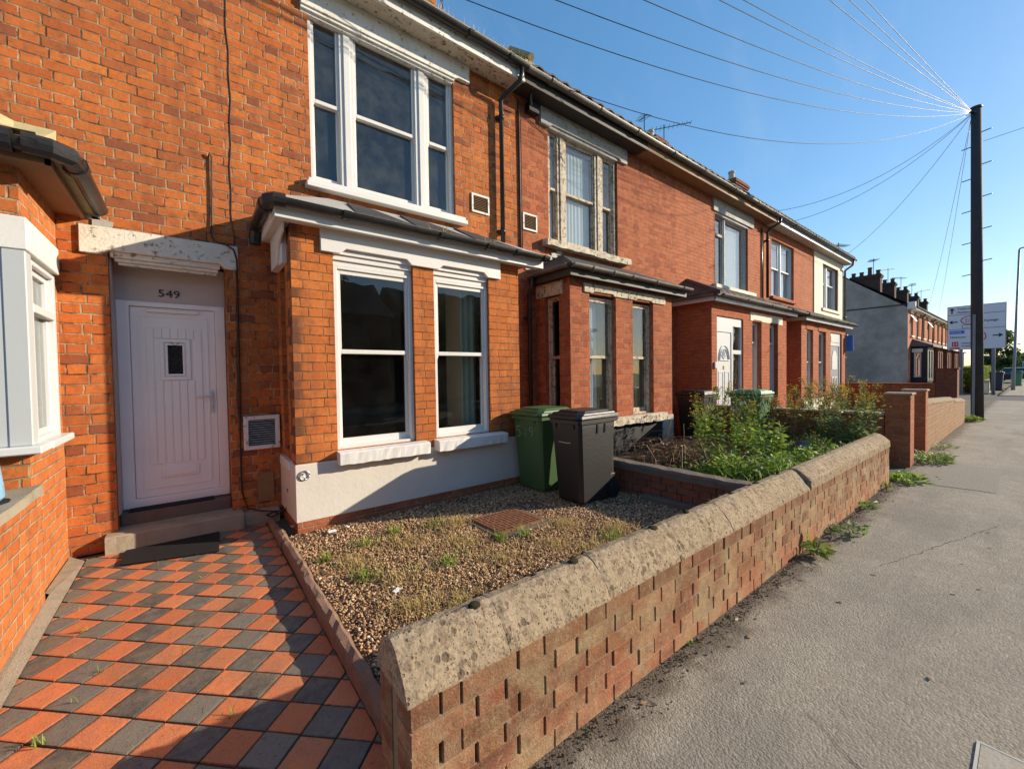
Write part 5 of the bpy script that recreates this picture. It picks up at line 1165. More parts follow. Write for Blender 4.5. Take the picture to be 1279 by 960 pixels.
# neighbour's low wall
nw = thing('garden_wall', 'bright orange brick garden wall with flat concrete coping at the left edge', 'wall', (-.93, 2.8, 0), 'low walls dividing the front gardens')
MB().box(-1.04, -.835, 1.25, 4.245, -.02, .775).build('brickwork', B_NB, nw)
mb = MB(); rings = []
for q in range(25):
    y = 1.24 + 3.0 * q / 24; j = lambda a=.003: rr.uniform(-a, a); rings.append([(-1.075, y, .777), (-1.075, y, .83 + j()), (-.828 + j(), y, .84 + j()), (-.822 + j(), y, .835 + j()), (-.822 + j(), y, .778)])
mb.loft(rings).build('coping_stone', CONC, nw)
bp = thing('plant_pot', 'tall pale blue glazed pot standing on the coping at the left edge', 'pot', (-1.03, 3.76, .84))
MB().lathe([(.085, 0), (.105, .03), (.10, .10), (.085, .25), (.075, .42), (.085, .55), (.10, .66), (.105, .70), (.085, .70), (.075, .6)], (-.995, 3.80, .842), 24).build('pot_body', BLUEPOT, bp, smooth=True)
MB().lathe([(.12, 0), (.125, .012), (.10, .018)], (-.995, 3.80, .832), 20).build('shade_disc', RUBBER, bp)  # black disc in place of the shade beneath the pot
# brick piers and walls further along
def pier(label, x0, x1, y0, y1, h, mat=B_DARK, cap=CONC, capo=.02):
    t = thing('gate_pier', label, 'pier', ((x0 + x1) / 2, (y0 + y1) / 2, 0), 'brick piers along the pavement'); MB().box(x0, x1, y0, y1, -.05, h).build('brickwork', mat, t, bevel=.004)
    MB().box(x0 - capo, x1 + capo, y0 - capo, y1 + capo, h + .001, h + .035).build('cap', cap, t, bevel=.008); return t
pier('brick gate pier just beyond the end of the near garden wall', 8.82, 9.14, 1.20, 1.50, 1.13, B_WALL)
pier('brick gate pier at the start of the second garden wall', 10.42, 10.68, 1.22, 1.53, 1.13, B_WALL)
pier('dark rough brick pier behind the telegraph pole', 20.2, 20.75, 1.62, 2.12, 1.50, B_DARK, B_DARK, .03)
t = thing('garden_wall', 'dark brick dividing wall with pale coping behind the ragwort', 'wall', (8.95, 2.9, 0), 'low walls dividing the front gardens')
MB().box(8.84, 9.06, 1.51, 4.38, -.03, .79).build('brickwork', B_WALL, t); MB().box(8.81, 9.09, 1.51, 4.38, .792, .832).build('coping_stone', CONC, t, bevel=.008)
t = thing('garden_wall', 'sunlit second brick wall with sloping top running to the telegraph pole', 'wall', (14, 1.36, 0), 'low brick walls along the pavement')
def slopewall(x0, x1, za, zb):
    mb = MB(); mb.add([(x0, 1.235, -.05), (x1, 1.235, -.05), (x1, 1.235, zb - .1), (x0, 1.235, za - .1), (x0, 1.49, -.05), (x1, 1.49, -.05), (x1, 1.49, zb - .1), (x0, 1.49, za - .1)], [(0, 1, 2, 3), (7, 6, 5, 4), (0, 3, 7, 4), (1, 5, 6, 2), (3, 2, 6, 7), (0, 4, 5, 1)]); mb.build('brickwork', B_WALL2, t)
    P = lambda x, z: [(x, 1.225, z - .098), (x, 1.225, z - .05), (x, 1.31, z), (x, 1.41, z), (x, 1.50, z - .05), (x, 1.50, z - .098)]
    MB().loft([P(x0, za), P(x1, zb)]).build('coping_stone', COPING, t, bevel=.006)
slopewall(10.69, 14.9, .97, .82); slopewall(14.91, 17.3, .78, .68)
t = thing('garden_wall', 'low dark red brick wall in front of the grey gable, level topped', 'wall', (20.3, 3.6, 0), 'low walls dividing the front gardens')
MB().box(20.2, 20.43, 2.13, 5.15, -.03, .98).build('brickwork', B_WALL, t); MB().box(20.17, 20.46, 2.13, 5.15, .982, 1.02).build('coping_stone', B_RED, t, bevel=.006)
t = thing('garden_wall', 'pale rendered low wall beside the far bins', 'wall', (46, 1.9, 0)); MB().box(39.5, 56, 1.85, 2.05, -.1, .62).build('brickwork', CREAM, t); MB().box(39.4, 56, 1.8, 2.1, .622, .69).build('coping_stone', CONC, t)

# ------------------------------------------------------------------ small fittings on the ground
t = thing('doormat', 'black rubber doormat against the white front door', 'doormat', (-.16, 5.43, .285))
mb = MB(); mb.box(-.50, .17, 5.345, 5.465, .2845, .30); mb.build('mat', RUBBER, t, bevel=.004)
mb = MB(); mb.add([(-.50, 4.70, .008), (.165, 4.50, .008), (.19, 5.07, .008), (-.50, 5.07, .008), (-.50, 4.70, .020), (.165, 4.50, .020), (.19, 5.07, .020), (-.50, 5.07, .020)], [(0, 3, 2, 1), (4, 5, 6, 7), (0, 1, 5, 4), (1, 2, 6, 5), (2, 3, 7, 6), (3, 0, 4, 7)])
o = mb.build('rubber_mat', RUBBER, None, bevel=.003); tag(o, 'dark rubber mat lying on the tiles below the doorstep', 'mat')
t = thing('drain_cover', 'rusty studded iron drain cover set in the gravel', 'drain cover', (2.53, 3.33, .03))
rot = Matrix.Rotation(.02, 3, 'Z'); mb = MB(); mb.obox((2.53, 3.33, .045), (.56, .50, .05), rot); mb.build('cover', RUST, t, bevel=.004)
mb = MB()
for i in range(11):
    for j in range(9): mb.obox((2.53 + (i - 5) * .047, 3.33 + (j - 4) * .05, .073), (.027, .018, .008), Matrix.Rotation(.78 if (i + j) % 2 else -.78, 3, 'Z'))
mb.build('studs', RUST, t)
mb = MB(); mb.panel(2.21, 2.85, 3.04, 3.62, 0, 0, []) if False else None
fr = MB(lambda u, d, z: (u, z, d)); fr.panel(2.195, 2.865, 3.03, 3.63, .0, .055, [(2.243, 2.817, 3.073, 3.587)]); fr.build('frame', CONCD, t, bevel=.004)
t = thing('utility_cover', 'concrete filled metal rimmed inspection cover in the pavement at the bottom right', 'inspection cover', (2.2, -.2, 0))
MB().box(1.9, 2.515, -.55, .125, -.05, .006).build('infill', COVER, t); fr = MB(lambda u, d, z: (u, z, d)); fr.panel(1.888, 2.527, -.562, .137, -.05, .007, [(1.898, 2.517, -.552, .127)]); fr.build('rim', RIMM, t)

# ------------------------------------------------------------------ wheelie bins
def bin_(label, x, y, z, w, d, h, body, lid, rz=0, group='wheelie bins in the front gardens', detail=True):
    """x,y = middle of the lid's front edge; front faces -x before turning"""
    t = thing('wheelie_bin', label, 'wheelie bin', (x, y, z), group); t.rotation_euler = (0, 0, rz); ORG[t] = Vector((0, 0, 0))
    bh = h - .09; W = w / 2; r = .035
    def ring(xa, xb, wy, zz, rr_=r):
        return [(xa + rr_, -wy, zz), (xb - rr_, -wy, zz), (xb, -wy + rr_, zz), (xb, wy - rr_, zz), (xb - rr_, wy, zz), (xa + rr_, wy, zz), (xa, wy - rr_, zz), (xa, -wy + rr_, zz)]
    k = .84
    b = MB().loft([ring(.10, d * .80, W * k * .92, .03), ring(.09, d * .82, W * k * .94, .06), ring(.03, d * .90, W * .925, bh - .10), ring(.03, d * .90, W * .925, bh - .05)])
    b.loft([ring(.005, d * .94, W * .985, bh - .055), ring(.002, d * .95, W, bh - .05), ring(.002, d * .95, W, bh - .005), ring(.01, d * .94, W * .99, bh)])
    for s_ in (-1, 1):
        b.prism([(.012, bh - .056), (.028, bh - .12), (.040, bh - .056)], 'y', s_ * W * .55 - .012, s_ * W * .55 + .012)
        b.obox((d * .89, s_ * W * .62, bh * .5), (.05, .05, bh * .8))
    b.box(d * .80, d * .92, -W * .8, W * .8, .10, .30)
    bo = b.build('body', body, t, bevel=.008, seg=2)
    l = MB().loft([ring(-.025, d * .97, W * 1.06, bh + .002, .05), ring(-.035, d * .975, W * 1.08, bh + .012, .05), ring(-.02, d * .965, W * 1.05, bh + .045, .05)])
    l.loft([ring(.02, d * .93, W * .98, bh + .046, .05), ring(.035, d * .92, W * .95, bh + .068, .06)]); l.loft([ring(.07, d * .86, W * .84, bh + .069, .06), ring(.12, d * .80, W * .76, bh + .092, .06)])
    l.build('lid', lid, t, bevel=.006, seg=2)
    if detail:
        sl = MB()
        for q in (.42, .60):
            for s_ in (-1, 1): sl.box(d * q, d * q + .022, s_ * W * .925 - .008, s_ * W * .925 + .008, bh - .17, bh - .068)
        sl.build('slot', RUBBER, t)
    hd = MB(); hd.tube([(d * 1.01, -W * .8, bh + .0), (d * 1.01, W * .8, bh + .0)], .016, 8)
    for s_ in (-.75, -.3, .3, .75): hd.box(d * .94, d * 1.02, W * s_ - .015, W * s_ + .015, bh - .05, bh + .015)
    hd.build('handle', body, t)
    for s_ in (-1, 1):
        wm = MB(lambda a, b_, c: (d * .86 + a, s_ * (W * .80) + c, .10 + b_)); wm.lathe([(.06, -.025), (.10, -.022), (.10, .022), (.06, .025)], (0, 0, 0), 18); wm.build('wheel', RUBBER, t)
    return t
def place(t, objs): pass
b1 = bin_('dark green wheelie bin chalked 549, closest to the white plinth', 3.37, 4.06, .035, .60, .74, 1.075, PLASTICGR, PLASTICGR)
b2 = bin_('charcoal wheelie bin with sunlit side in front of the dark green bin', 3.355, 3.345, .035, .50, .76, 1.085, PLASTICG, PLASTICG, .03)
b3 = bin_('black wheelie bin against the porch wall behind dead stems', 8.06, 4.40, .10, .60, .74, 1.06, PLASTICB, PLASTICB, .04)
b4 = bin_('brighter green wheelie bin half hidden among the ragwort', 8.24, 3.42, .16, .58, .66, 1.03, PLASTICGR2, PLASTICGR2, -.03)
b5 = bin_('navy wheelie bin standing behind the right post of the road sign', 40.2, 1.55, .0, .62, .78, 1.25, NAVY, NAVY, 0, 'wheelie bins far along the pavement', False)
b6 = bin_('dark green wheelie bin alone on the far pavement at the right edge', 51.5, .95, 0, .62, .78, 1.2, PLASTICGR2, PLASTICGR, 0, 'wheelie bins far along the pavement', False)
def strokes(t, lines, r=.006, name='chalk_number', mat=CHALK):
    mb = MB()
    for l in lines: mb.tube([(p[0], p[1], p[2]) for p in l], r, 5)
    return mb.build(name, mat, t)
def digit(pts, y, z, s_): return [(.012 + (1.0 - (z + p[1] * s_)) * .048 + 0.006, y - p[0] * s_, z + p[1] * s_) for p in pts]
D5 = [(.6, 1), (.1, .98), (.05, .58), (.4, .62), (.6, .35), (.45, .05), (.0, .0)]; D4 = [(.45, 0), (.5, 1), (.0, .35), (.7, .38)]; D9 = [(.5, .6), (.2, .5), (.05, .75), (.3, 1), (.55, .85), (.5, .6), (.5, .3), (.3, 0)]
strokes(b1, [digit(D5, .20, .70, .14), digit(D9, -.06, .72, .13)], .003)
strokes(b1, [digit(D4, .07, .70, .13)], .0012)
strokes(b2, [[(.02 + (1 - .70) * .048, .10, .725), (.02 + (1 - .70) * .048, -.03, .72), (.02 + (1 - .70) * .048, -.08, .728)]], .005, 'chalk_mark')
mb = MB(); mb.obox((.012 + .025, .02, .84), (.008, .12, .16)); mb.build('label', PAPER, b4); mb = MB(); mb.obox((.012 + .035, .16, .66), (.008, .20, .15)); mb.build('label', GREYLINT, b4)
# tied refuse sack in the weeds
mb = MB(); rr2 = random.Random(77); prof = [(.02, 0), (.24, .01), (.33, .06), (.34, .13), (.28, .21), (.18, .26), (.06, .28), (.02, .28)]; rings = []
for r_, z_ in prof: rings.append([((r_ * (1 + rr2.uniform(-.16, .16))) * math.cos(a * .449) + 7.7, (r_ * (1 + rr2.uniform(-.16, .16))) * math.sin(a * .449) + 2.25, .16 + z_) for a in range(14)])
mb.loft(rings); o = mb.build('refuse_sack', plain('black polythene', (.012, .012, .014), .18, .6), None, smooth=False); tag(o, 'glossy black refuse sack lying low among the ragwort', 'refuse sack')

# ------------------------------------------------------------------ pole, sign, lamp, wires
tp = thing('telegraph_pole', 'tall dark timber telegraph pole with step pegs and fanning wires', 'telegraph pole', (18.3, 1.06, 0))
MB().tube([(18.3, 1.055, -.1), (18.3, 1.10, 4.6), (18.3, 1.145, 9.1)], [.135, .125, .108], 16).build('pole_shaft', WOODPOLE, tp, smooth=True)
mb = MB()
for k in range(5):
    z = 4.3 + k * .93; y = 1.06 + z * .0095
    mb.tube([(18.27, y - .10, z + .35), (18.25, y - .30, z + .37)], .013, 6); mb.tube([(18.27, y + .10, z), (18.25, y + .29, z - .03)], .013, 6)
mb.build('step_peg', DARKMETAL, tp); 
MB().box(18.14, 18.2, 1.10, 1.16, 0, 3.1).build('cable_guard', GREYPOST, tp); mb = MB(); mb.lathe([(.13, 0), (.13, .05), (.02, .08)], (18.3, 1.145, 9.1), 14); mb.tube([(18.17, 1.15, 8.95), (18.10, 1.2, 8.95)], .03, 8); mb.build('pole_cap', DARKMETAL, tp)
A = Vector((18.22, 1.2, 8.98))
def wire(label, e, sag, a=A, r=.006):
    e = Vector(e); mb = MB(); pts = []
    for i in range(25):
        q = i / 24; p = a.lerp(e, q); p.z -= 4 * sag * q * (1 - q); pts.append(p)
    mb.tube(pts, r, 5); o = mb.build('overhead_wire', CABLE, None, smooth=True); tag(o, label, 'wire', 'overhead telephone wires')
wire('lowest overhead wire sagging from the pole to the gutter beside the worn beige upper window', (4.6, 4.9, 6.25), .95)
wire('overhead wire crossing the sky second from the bottom of the fan over the roofs', (1.0, 4.9, 6.3), .75)
wire('overhead wire crossing the sky third from the bottom of the fan over the roofs', (-.8, 4.9, 6.3), .62)
wire('overhead wire fourth from the bottom of the fan, leaving at top middle', (-3.0, 4.9, 6.3), .55)
wire('left of the close pair of overhead wires leaving at the top of the sky', (-5.8, 4.9, 6.3), .5)
wire('right of the close pair of overhead wires leaving at the top of the sky', (-6.8, 4.9, 6.3), .45)
for e, l in (((-15, 4.9, 6.3), 'left of the three steepest overhead wires rising from the pole top'), ((-19, 4.9, 6.3), 'middle of the three steepest overhead wires rising from the pole top'), ((-24, 4.9, 6.3), 'right of the three steepest overhead wires rising from the pole top')): wire(l, e, .4)
wire('overhead wire running down from the pole to the downpipe end of the porch house', (13.9, 4.85, 6.3), .5)
wire('overhead wire running down from the pole to the house with the two-light window', (15.3, 4.85, 6.3), .45)
wire('overhead wire dropping steeply from the pole to the cream rendered end house', (21.5, 4.85, 6.3), .35)
wire('overhead wire leaving the pole to the right edge of the sky', (12, -16, 7.8), .3, Vector((18.3, 1.0, 8.1)))
for k, (x, l) in enumerate(((42, 'left of two faint overhead wires dropping beside the pole to the far row'), (47, 'right of two faint overhead wires dropping beside the pole to the far row'))): wire(l, (x, 4.85, 5.7), .3, Vector((18.4, 1.25, 8.9)), .006)

sg = thing('road_sign', 'large white direction sign on two posts partly behind the telegraph pole', 'road sign', (36, 2.15, 0)); SX = 36.0
MB().prism([(1.04, 2.60), (3.32, 2.60), (3.32, 5.18), (1.04, 5.18)], 'x', SX, SX + .03).build('board', SIGNW, sg, bevel=.004)
mb = MB(); rim(MB(), 0, 1, 0, 1, .1, 0, 1)
def rimx(mb, y0, y1, z0, z1, w, x): mb.box(x, x + .008, y0, y1, z0, z0 + w); mb.box(x, x + .008, y0, y1, z1 - w, z1); mb.box(x, x + .008, y0, y0 + w, z0, z1); mb.box(x, x + .008, y1 - w, y1, z0, z1)
mb = MB(); rimx(mb, 1.04, 3.32, 2.60, 5.18, .02, SX - .009); mb.box(SX - .008, SX - .001, 1.06, 3.30, 4.655, 4.675); mb.box(SX - .008, SX - .001, 1.06, 3.30, 3.80, 3.82); rimx(mb, 2.05, 2.72, 3.88, 4.05, .018, SX - .008); mb.build('border', BLACKSIGN, sg)
mb = MB()
for y in (2.75, 1.50): mb.tube([(SX + .10, y, -.05), (SX + .10, y, 5.0)], .075, 12)
mb.build('post', GREYPOST, sg, smooth=True)
def arrow(c, d, L, mb):
    cy, cz = c; dy, dz = d; p = lambda a, b: (cy + dy * a - dz * b, cz + dz * a + dy * b)
    mb.prism([p(-L / 2, .03), p(L * .1, .03), p(L * .1, .12), p(L / 2, 0), p(L * .1, -.12), p(L * .1, -.03), p(-L / 2, -.03)], 'x', SX - .012, SX - .002)
for c_, d_, L_ in (((3.13, 4.92), (0, 1), .34), ((3.07, 4.25), (1, 0), .36), ((1.34, 3.36), (-1, 0), .38)):
    mb = MB(); arrow(c_, d_, L_, mb); mb.build('arrow', BLACKSIGN, sg)
MB().prism([(1.92, 3.28), (2.28, 3.28), (2.26, 3.36), (2.17, 3.37), (2.12, 3.43), (2.0, 3.43), (1.95, 3.36)], 'x', SX - .012, SX - .002).build('car_symbol', BLACKSIGN, sg)
mb = MB(); mb.tube([(SX - .004, 2.42 + .34 * math.cos(k * .2618), 4.32 + .24 * math.sin(k * .2618)) for k in range(25)], .022, 6); mb.build('red_ring', SIGNR, sg); mb = MB(); mb.tube([(SX - .004, 2.05 + .26 * math.cos(k * .2618), 3.34 + .29 * math.sin(k * .2618)) for k in range(25)], .022, 6); mb.build('red_ring', SIGNR, sg); MB().box(SX - .012, SX - .001, 2.86, 3.12, 2.80, 3.08).build('hospital_symbol', SIGNR, sg); MB().box(SX - .012, SX - .001, 2.80, 3.20, 2.66, 2.74).build('red_panel', SIGNR, sg)
MB().box(SX - .01, SX - .001, 2.62, 3.22, 3.55, 3.73).build('blue_panel', SIGNB, sg)
for b_, s_, y, z, m_ in (('Town centre', .15, 2.92, 4.96, BLACKSIGN), ('Maidstone', .15, 2.92, 4.76, BLACKSIGN), ('M20 M2', .13, 3.18, 3.59, SIGNW), ('Maidstone', .15, 3.20, 3.30, BLACKSIGN), ('Maidstone', .13, 2.74, 2.94, BLACKSIGN), ('Hospital', .13, 2.74, 2.78, BLACKSIGN), ('H', .27, 3.085, 2.845, SIGNW), ('A & E', .075, 3.17, 2.675, SIGNW), ('Farleigh', .17, 1.86, 4.18, BLACKSIGN), ('32\'-6"', .11, 2.62, 4.34, BLACKSIGN), ('10.0 m', .11, 2.62, 4.20, BLACKSIGN)):
    text(b_, s_, (SX - .006, y, z), FACE_X, m_, sg, 'lettering', .008)
lp = thing('street_lamp', 'tall grey street lamp column at the right edge beyond the road sign', 'street lamp', (43, .93, 0))
MB().tube([(43, .93, -.1), (43, .93, 1.2), (43, .90, 1.25), (43, .74, 9.2)], [.10, .10, .075, .05], 12).build('column', GREYPOST, lp, smooth=True); MB().tube([(43, .74, 9.2), (43, .70, 9.28), (43, .2, 9.36)], [.045, .045, .04], 8).build('arm', GREYPOST, lp); MB().loft([[(42.9, .3, 9.36), (43.1, .3, 9.36), (43.08, .3, 9.45), (42.92, .3, 9.45)], [(42.88, -.3, 9.36), (43.12, -.3, 9.36), (43.08, -.3, 9.47), (42.92, -.3, 9.47)]]).build('lantern', SIGNG, lp)
# ------------------------------------------------------------------ plants
def leaves_np(P, D, L, W, droop=.25):
    """leaf quads (2 faces each, folded) at points P along unit directions D"""
    n = len(P); P = np.asarray(P, np.float32); D = np.asarray(D, np.float32); D /= np.linalg.norm(D, axis=1)[:, None] + 1e-6
    up = NP.normal(0, .5, (n, 3)); up[:, 2] += 1; s_ = np.cross(D, up); s_ /= np.linalg.norm(s_, axis=1)[:, None] + 1e-6
    L = np.broadcast_to(np.asarray(L, np.float32), (n,))[:, None]; W = np.broadcast_to(np.asarray(W, np.float32), (n,))[:, None]
    v = np.zeros((n, 5, 3), np.float32); dz = np.zeros((n, 3)); dz[:, 2] = -1
    v[:, 0] = P; m = P + D * L * .5; v[:, 1] = m + s_ * W * .5 + dz * L * droop * .1; v[:, 2] = m - s_ * W * .5 + dz * L * droop * .1; v[:, 3] = P + D * L + dz * L * droop * .5; v[:, 4] = m - dz * L * .04
    i = np.arange(n)[:, None] * 5; f = np.concatenate([i + np.array([[0, 1, 4]]), i + np.array([[1, 3, 4]]), i + np.array([[3, 2, 4]]), i + np.array([[2, 0, 4]])], 0)
    return v.reshape(-1, 3), f
def rdir(n, up=.4):
    d = NP.normal(0, 1, (n, 3)); d[:, 2] = np.abs(d[:, 2]) * .6 + up; return d / np.linalg.norm(d, axis=1)[:, None]

def weed(name, label, cat, loc, h, stems, spread, leafL, leafW, lmat, flowers=0, group=None, nleaf=26, seed=0, lean=.25, smat=None):
    rr = random.Random(seed); t = thing(name, label, cat, loc, group); mb = MB(); LP, LD, LL = [], [], []; FP = []
    for k in range(stems):
        a = rr.uniform(0, 6.28); r0 = spread * rr.random() ** .5 * .5; b = Vector((loc[0] + r0 * math.cos(a), loc[1] + r0 * math.sin(a), loc[2])); hh = h * rr.uniform(.6, 1.05); tx, ty = math.cos(a) * lean * hh * rr.random(), math.sin(a) * lean * hh * rr.random()
        pts = [b + Vector((tx * q * q + rr.gauss(0, .006), ty * q * q + rr.gauss(0, .006), hh * q)) for q in (0, .25, .5, .75, 1)]
        mb.tube(pts, [.006, .005, .0045, .003, .002], 4, False)
        for q in range(nleaf):
            f = rr.uniform(.05, .95); i = min(3, int(f * 4)); p = pts[i].lerp(pts[i + 1], f * 4 - i); a2 = rr.uniform(0, 6.28); LP.append(p); LD.append((math.cos(a2), math.sin(a2), rr.uniform(.0, .8))); LL.append(leafL * rr.uniform(.5, 1.15) * (1.15 - .5 * f))
        if flowers:
            top = pts[4]
            for q in range(flowers):
                a2 = rr.uniform(0, 6.28); r_ = .10 * rr.random() ** .5 * (h ** .5); p = top + Vector((r_ * math.cos(a2), r_ * math.sin(a2), rr.uniform(-.09, .05))); mb.tube([pts[3].lerp(top, rr.random()), p], .0018, 3, False); FP.append(p)
    mb.build('stem', smat or STEMM, t, recalc=False)
    LL = np.array(LL); v, f = leaves_np(np.array([tuple(p) for p in LP]), np.array(LD), LL, LL * leafW / leafL); npmesh('foliage', v, f, lmat, t)
    if FP:
        n = len(FP); FPa = np.repeat(np.array([tuple(p) for p in FP]), 6, 0); d = NP.normal(0, 1, (n * 6, 3)); d[:, 2] = np.abs(d[:, 2]) * .4
        v, f = leaves_np(FPa, d, NP.uniform(.013, .024, n * 6), .013, 0); tag(npmesh('flower_heads', v, f, FLOWER, t), kind='stuff')
    return t
G1 = 'tall flowering weeds in the overgrown front garden'
W = lambda *a, **k: weed('ragwort_plant', *a, **k)
W('tall ragwort in bloom rising directly in front of the brighter green bin', 'weed', (7.3, 2.95, .17), .80, 14, .55, .14, .045, LEAF_A, 8, G1, 46, 1)
W('yellow ragwort just right of the brighter green bin', 'weed', (8.55, 2.3, .17), 1.1, 20, .60, .11, .036, LEAF_B, 30, G1, 34, 2)
W('bushy ragwort between the black bin and the brighter green bin', 'weed', (7.35, 3.62, .17), 1.05, 13, .45, .13, .04, LEAF_A, 12, G1, 44, 3)
W('tall thin ragwort nearest the dead stems', 'weed', (6.5, 3.2, .17), .85, 11, .42, .13, .04, LEAF_A, 8, G1, 46, 4)
W('grey green bushy weed leaning over the far end of the coping', 'weed', (8.15, 1.85, .17), .92, 28, .72, .12, .042, LEAF_B, 5, G1, 54, 5)
W('spiky upright weed with yellow buds beside the refuse sack', 'weed', (7.15, 2.05, .17), .55, 5, .16, .085, .022, LEAF_A, 4, G1, 60, 6)
W('rust coloured seeding weed behind the refuse sack', 'weed', (8.45, 2.75, .17), .95, 14, .6, .08, .026, LEAF_B, 22, G1, 30, 7, smat=DEADM)
W('low leafy weed with seed heads right behind the coping', 'weed', (6.2, 1.95, .17), .42, 12, .6, .13, .05, LEAF_A, 0, G1, 30, 8)
W('broad leafy weed in the middle of the overgrown bed', 'weed', (6.55, 2.55, .17), .66, 22, .85, .16, .055, LEAF_A, 3, G1, 42, 21)
W('broad leafy weed beside the dark dividing wall', 'weed', (5.45, 2.35, .17), .38, 14, .7, .13, .05, LEAF_A, 0, G1, 30, 22)
W('pale stemmed weed with few flowers against the green bin lid', 'weed', (7.75, 3.2, .17), 1.05, 7, .36, .12, .036, LEAF_A, 10, G1, 36, 23)
W('grey leaved weed clump behind the near part of the coping', 'weed', (7.05, 1.75, .17), .40, 10, .5, .12, .035, LEAF_B, 0, G1, 34, 24)
W('wide ragwort clump in full yellow bloom behind the gate piers', 'weed', (12.6, 3.0, .15), 1.15, 22, 1.1, .12, .04, LEAF_A, 26, 'ragwort behind the second garden wall', 34, 9)
W('ragwort clump left of the widest one behind the gate piers', 'weed', (11.6, 3.4, .15), .9, 14, .8, .12, .04, LEAF_A, 12, 'ragwort behind the second garden wall', 34, 10)
W('ragwort clump right of the widest one, nearest the brick pier', 'weed', (12.6, 2.3, .15), .92, 12, .7, .12, .04, LEAF_A, 16, 'ragwort behind the second garden wall', 30, 12)
W('single straggling stem standing against the black painted plinth', 'weed', (5.55, 3.9, .17), .45, 1, .02, .05, .015, LEAF_A, 0, G1, 16, 13)
W('pale dry stalk with a seed head in front of the black painted plinth', 'weed', (5.0, 3.9, .17), .48, 1, .02, .02, .008, STRAW, 0, G1, 4, 14, smat=STRAW)
# understorey of the bed: nobody could count it
def bed(n, x0, x1, y0, y1, z, dens=None):
    p = np.stack([NP.uniform(x0, x1, n), NP.uniform(y0, y1, n), np.zeros(n)], 1); return p
n = 5200; cl = [(5.7, 2.5, .34), (6.3, 2.3, .42), (6.9, 2.2, .42), (6.1, 2.9, .36), (6.8, 2.8, .36), (7.4, 1.9, .3), (5.5, 2.0, .28), (7.9, 2.1, .3), (6.0, 1.8, .25), (5.3, 2.5, .25), (7.0, 1.75, .2)]
c = NP.integers(0, len(cl), n); C_ = np.array(cl); P = np.zeros((n, 3)); P[:, :2] = C_[c, :2] + NP.normal(0, 1, (n, 2)) * C_[c, 2:3] * .62; P[:, 2] = .17 + NP.uniform(0, 1, n) ** 1.5 * .34 * (.55 + .45 * np.sin(P[:, 0] * 7.3 + 1) * np.cos(P[:, 1] * 8.1)) + .02
P = P[(P[:, 0] > 4.58) & (P[:, 0] < 8.75) & (P[:, 1] > 1.5) & (P[:, 1] < 4.2)]; n = len(P); v, f = leaves_np(P, rdir(n, .3), NP.uniform(.05, .15, n), NP.uniform(.016, .045, n)); tag(npmesh('ground_cover', v, f, LEAF_A), kind='stuff')
blades('long_grass', np.stack([NP.normal(6.3, .75, 420), NP.normal(2.1, .4, 420), np.full(420, .18)], 1).clip((4.6, 1.5, .18), (8.7, 4.1, .18)), .12, .38, .004, GRASSG, .9)
# dead arching stems
mb = MB(); rr = random.Random(5)
for k in range(170):
    x, y = rr.gauss(5.75, .36), rr.gauss(3.15, .34); x = max(4.62, min(7.2, x)); y = max(1.9, min(4.2, y)); a = rr.uniform(0, 6.28); L = rr.uniform(.2, .75); h = rr.uniform(.12, .42)
    mb.tube([(x, y, .17), (x + math.cos(a) * L * .3, y + math.sin(a) * L * .3, .17 + h), (x + math.cos(a) * L * .7, y + math.sin(a) * L * .7, .17 + h * .95), (max(4.6, x + math.cos(a) * L), y + math.sin(a) * L, .17 + h * rr.uniform(.2, .7))], [.0045, .004, .003, .002], 4, False)
tag(mb.build('dead_stems', DEADM, None, recalc=False), kind='stuff')
n = 1600; P = np.stack([NP.normal(5.75, .4, n).clip(4.6, 7.2), NP.normal(3.1, .36, n).clip(1.9, 4.2), NP.uniform(.18, .52, n)], 1); v, f = leaves_np(P, rdir(n, -.2), NP.uniform(.03, .08, n), NP.uniform(.01, .03, n)); tag(npmesh('dead_leaves', v, f, DEADM), kind='stuff')
n = 90; P = np.stack([NP.normal(6.4, .7, n).clip(4.7, 8.5), NP.normal(2.3, .5, n).clip(1.55, 3.5), NP.uniform(.25, .5, n)], 1); P = np.repeat(P, 9, 0); v, f = leaves_np(P, NP.normal(0, 1, (len(P), 3)), .028, .010, 0); tag(npmesh('seed_heads', v, f, FLUFF), kind='stuff')
mb = MB()
for (x, y, h, dx) in ((6.15, 3.75, .62, .18), (6.45, 3.6, .52, -.02)): mb.tube([(x, y, .17), (x + dx * .3, y, .17 + h * .6), (x + dx, y, .17 + h)], [.009, .008, .006], 6)
tag(mb.build('dead_stalks', STRAW, None), kind='stuff')
# weeds along the pavement edge
G2 = 'weeds in the joint along the foot of the walls'
def tuft(label, x, y, h, n, mat, L, Wd, sp, seed):
    t = thing('pavement_weed', label, 'weed', (x, y, 0), G2); a = NP.uniform(0, 6.28, n); r = np.sqrt(NP.uniform(0, 1, n)) * sp
    P = np.stack([x + r * np.cos(a), np.minimum(1.2, y + r * np.sin(a) * .6), NP.uniform(0, h * .5, n)], 1); d = rdir(n, .15); d[:, 0] += np.cos(a) * .5; d[:, 1] += np.sin(a) * .5 - .2
    v, f = leaves_np(P, d, NP.uniform(.5, 1.1, n) * L, Wd); npmesh('foliage', v, f, mat, t)
    mb = MB()
    for k in range(5): q = RND.uniform(0, 6.28); mb.tube([(x, min(1.2, y), 0), (x + math.cos(q) * sp * .5, min(1.19, y + math.sin(q) * sp * .4), h * .6)], .003, 4, False)
    mb.build('stem', STEMM, t, recalc=False); return t
tuft('yellow green dock leaves, nearest weed at the foot of the garden wall', 4.12, 1.13, .16, 16, LEAF_H, .17, .06, .07, 1)
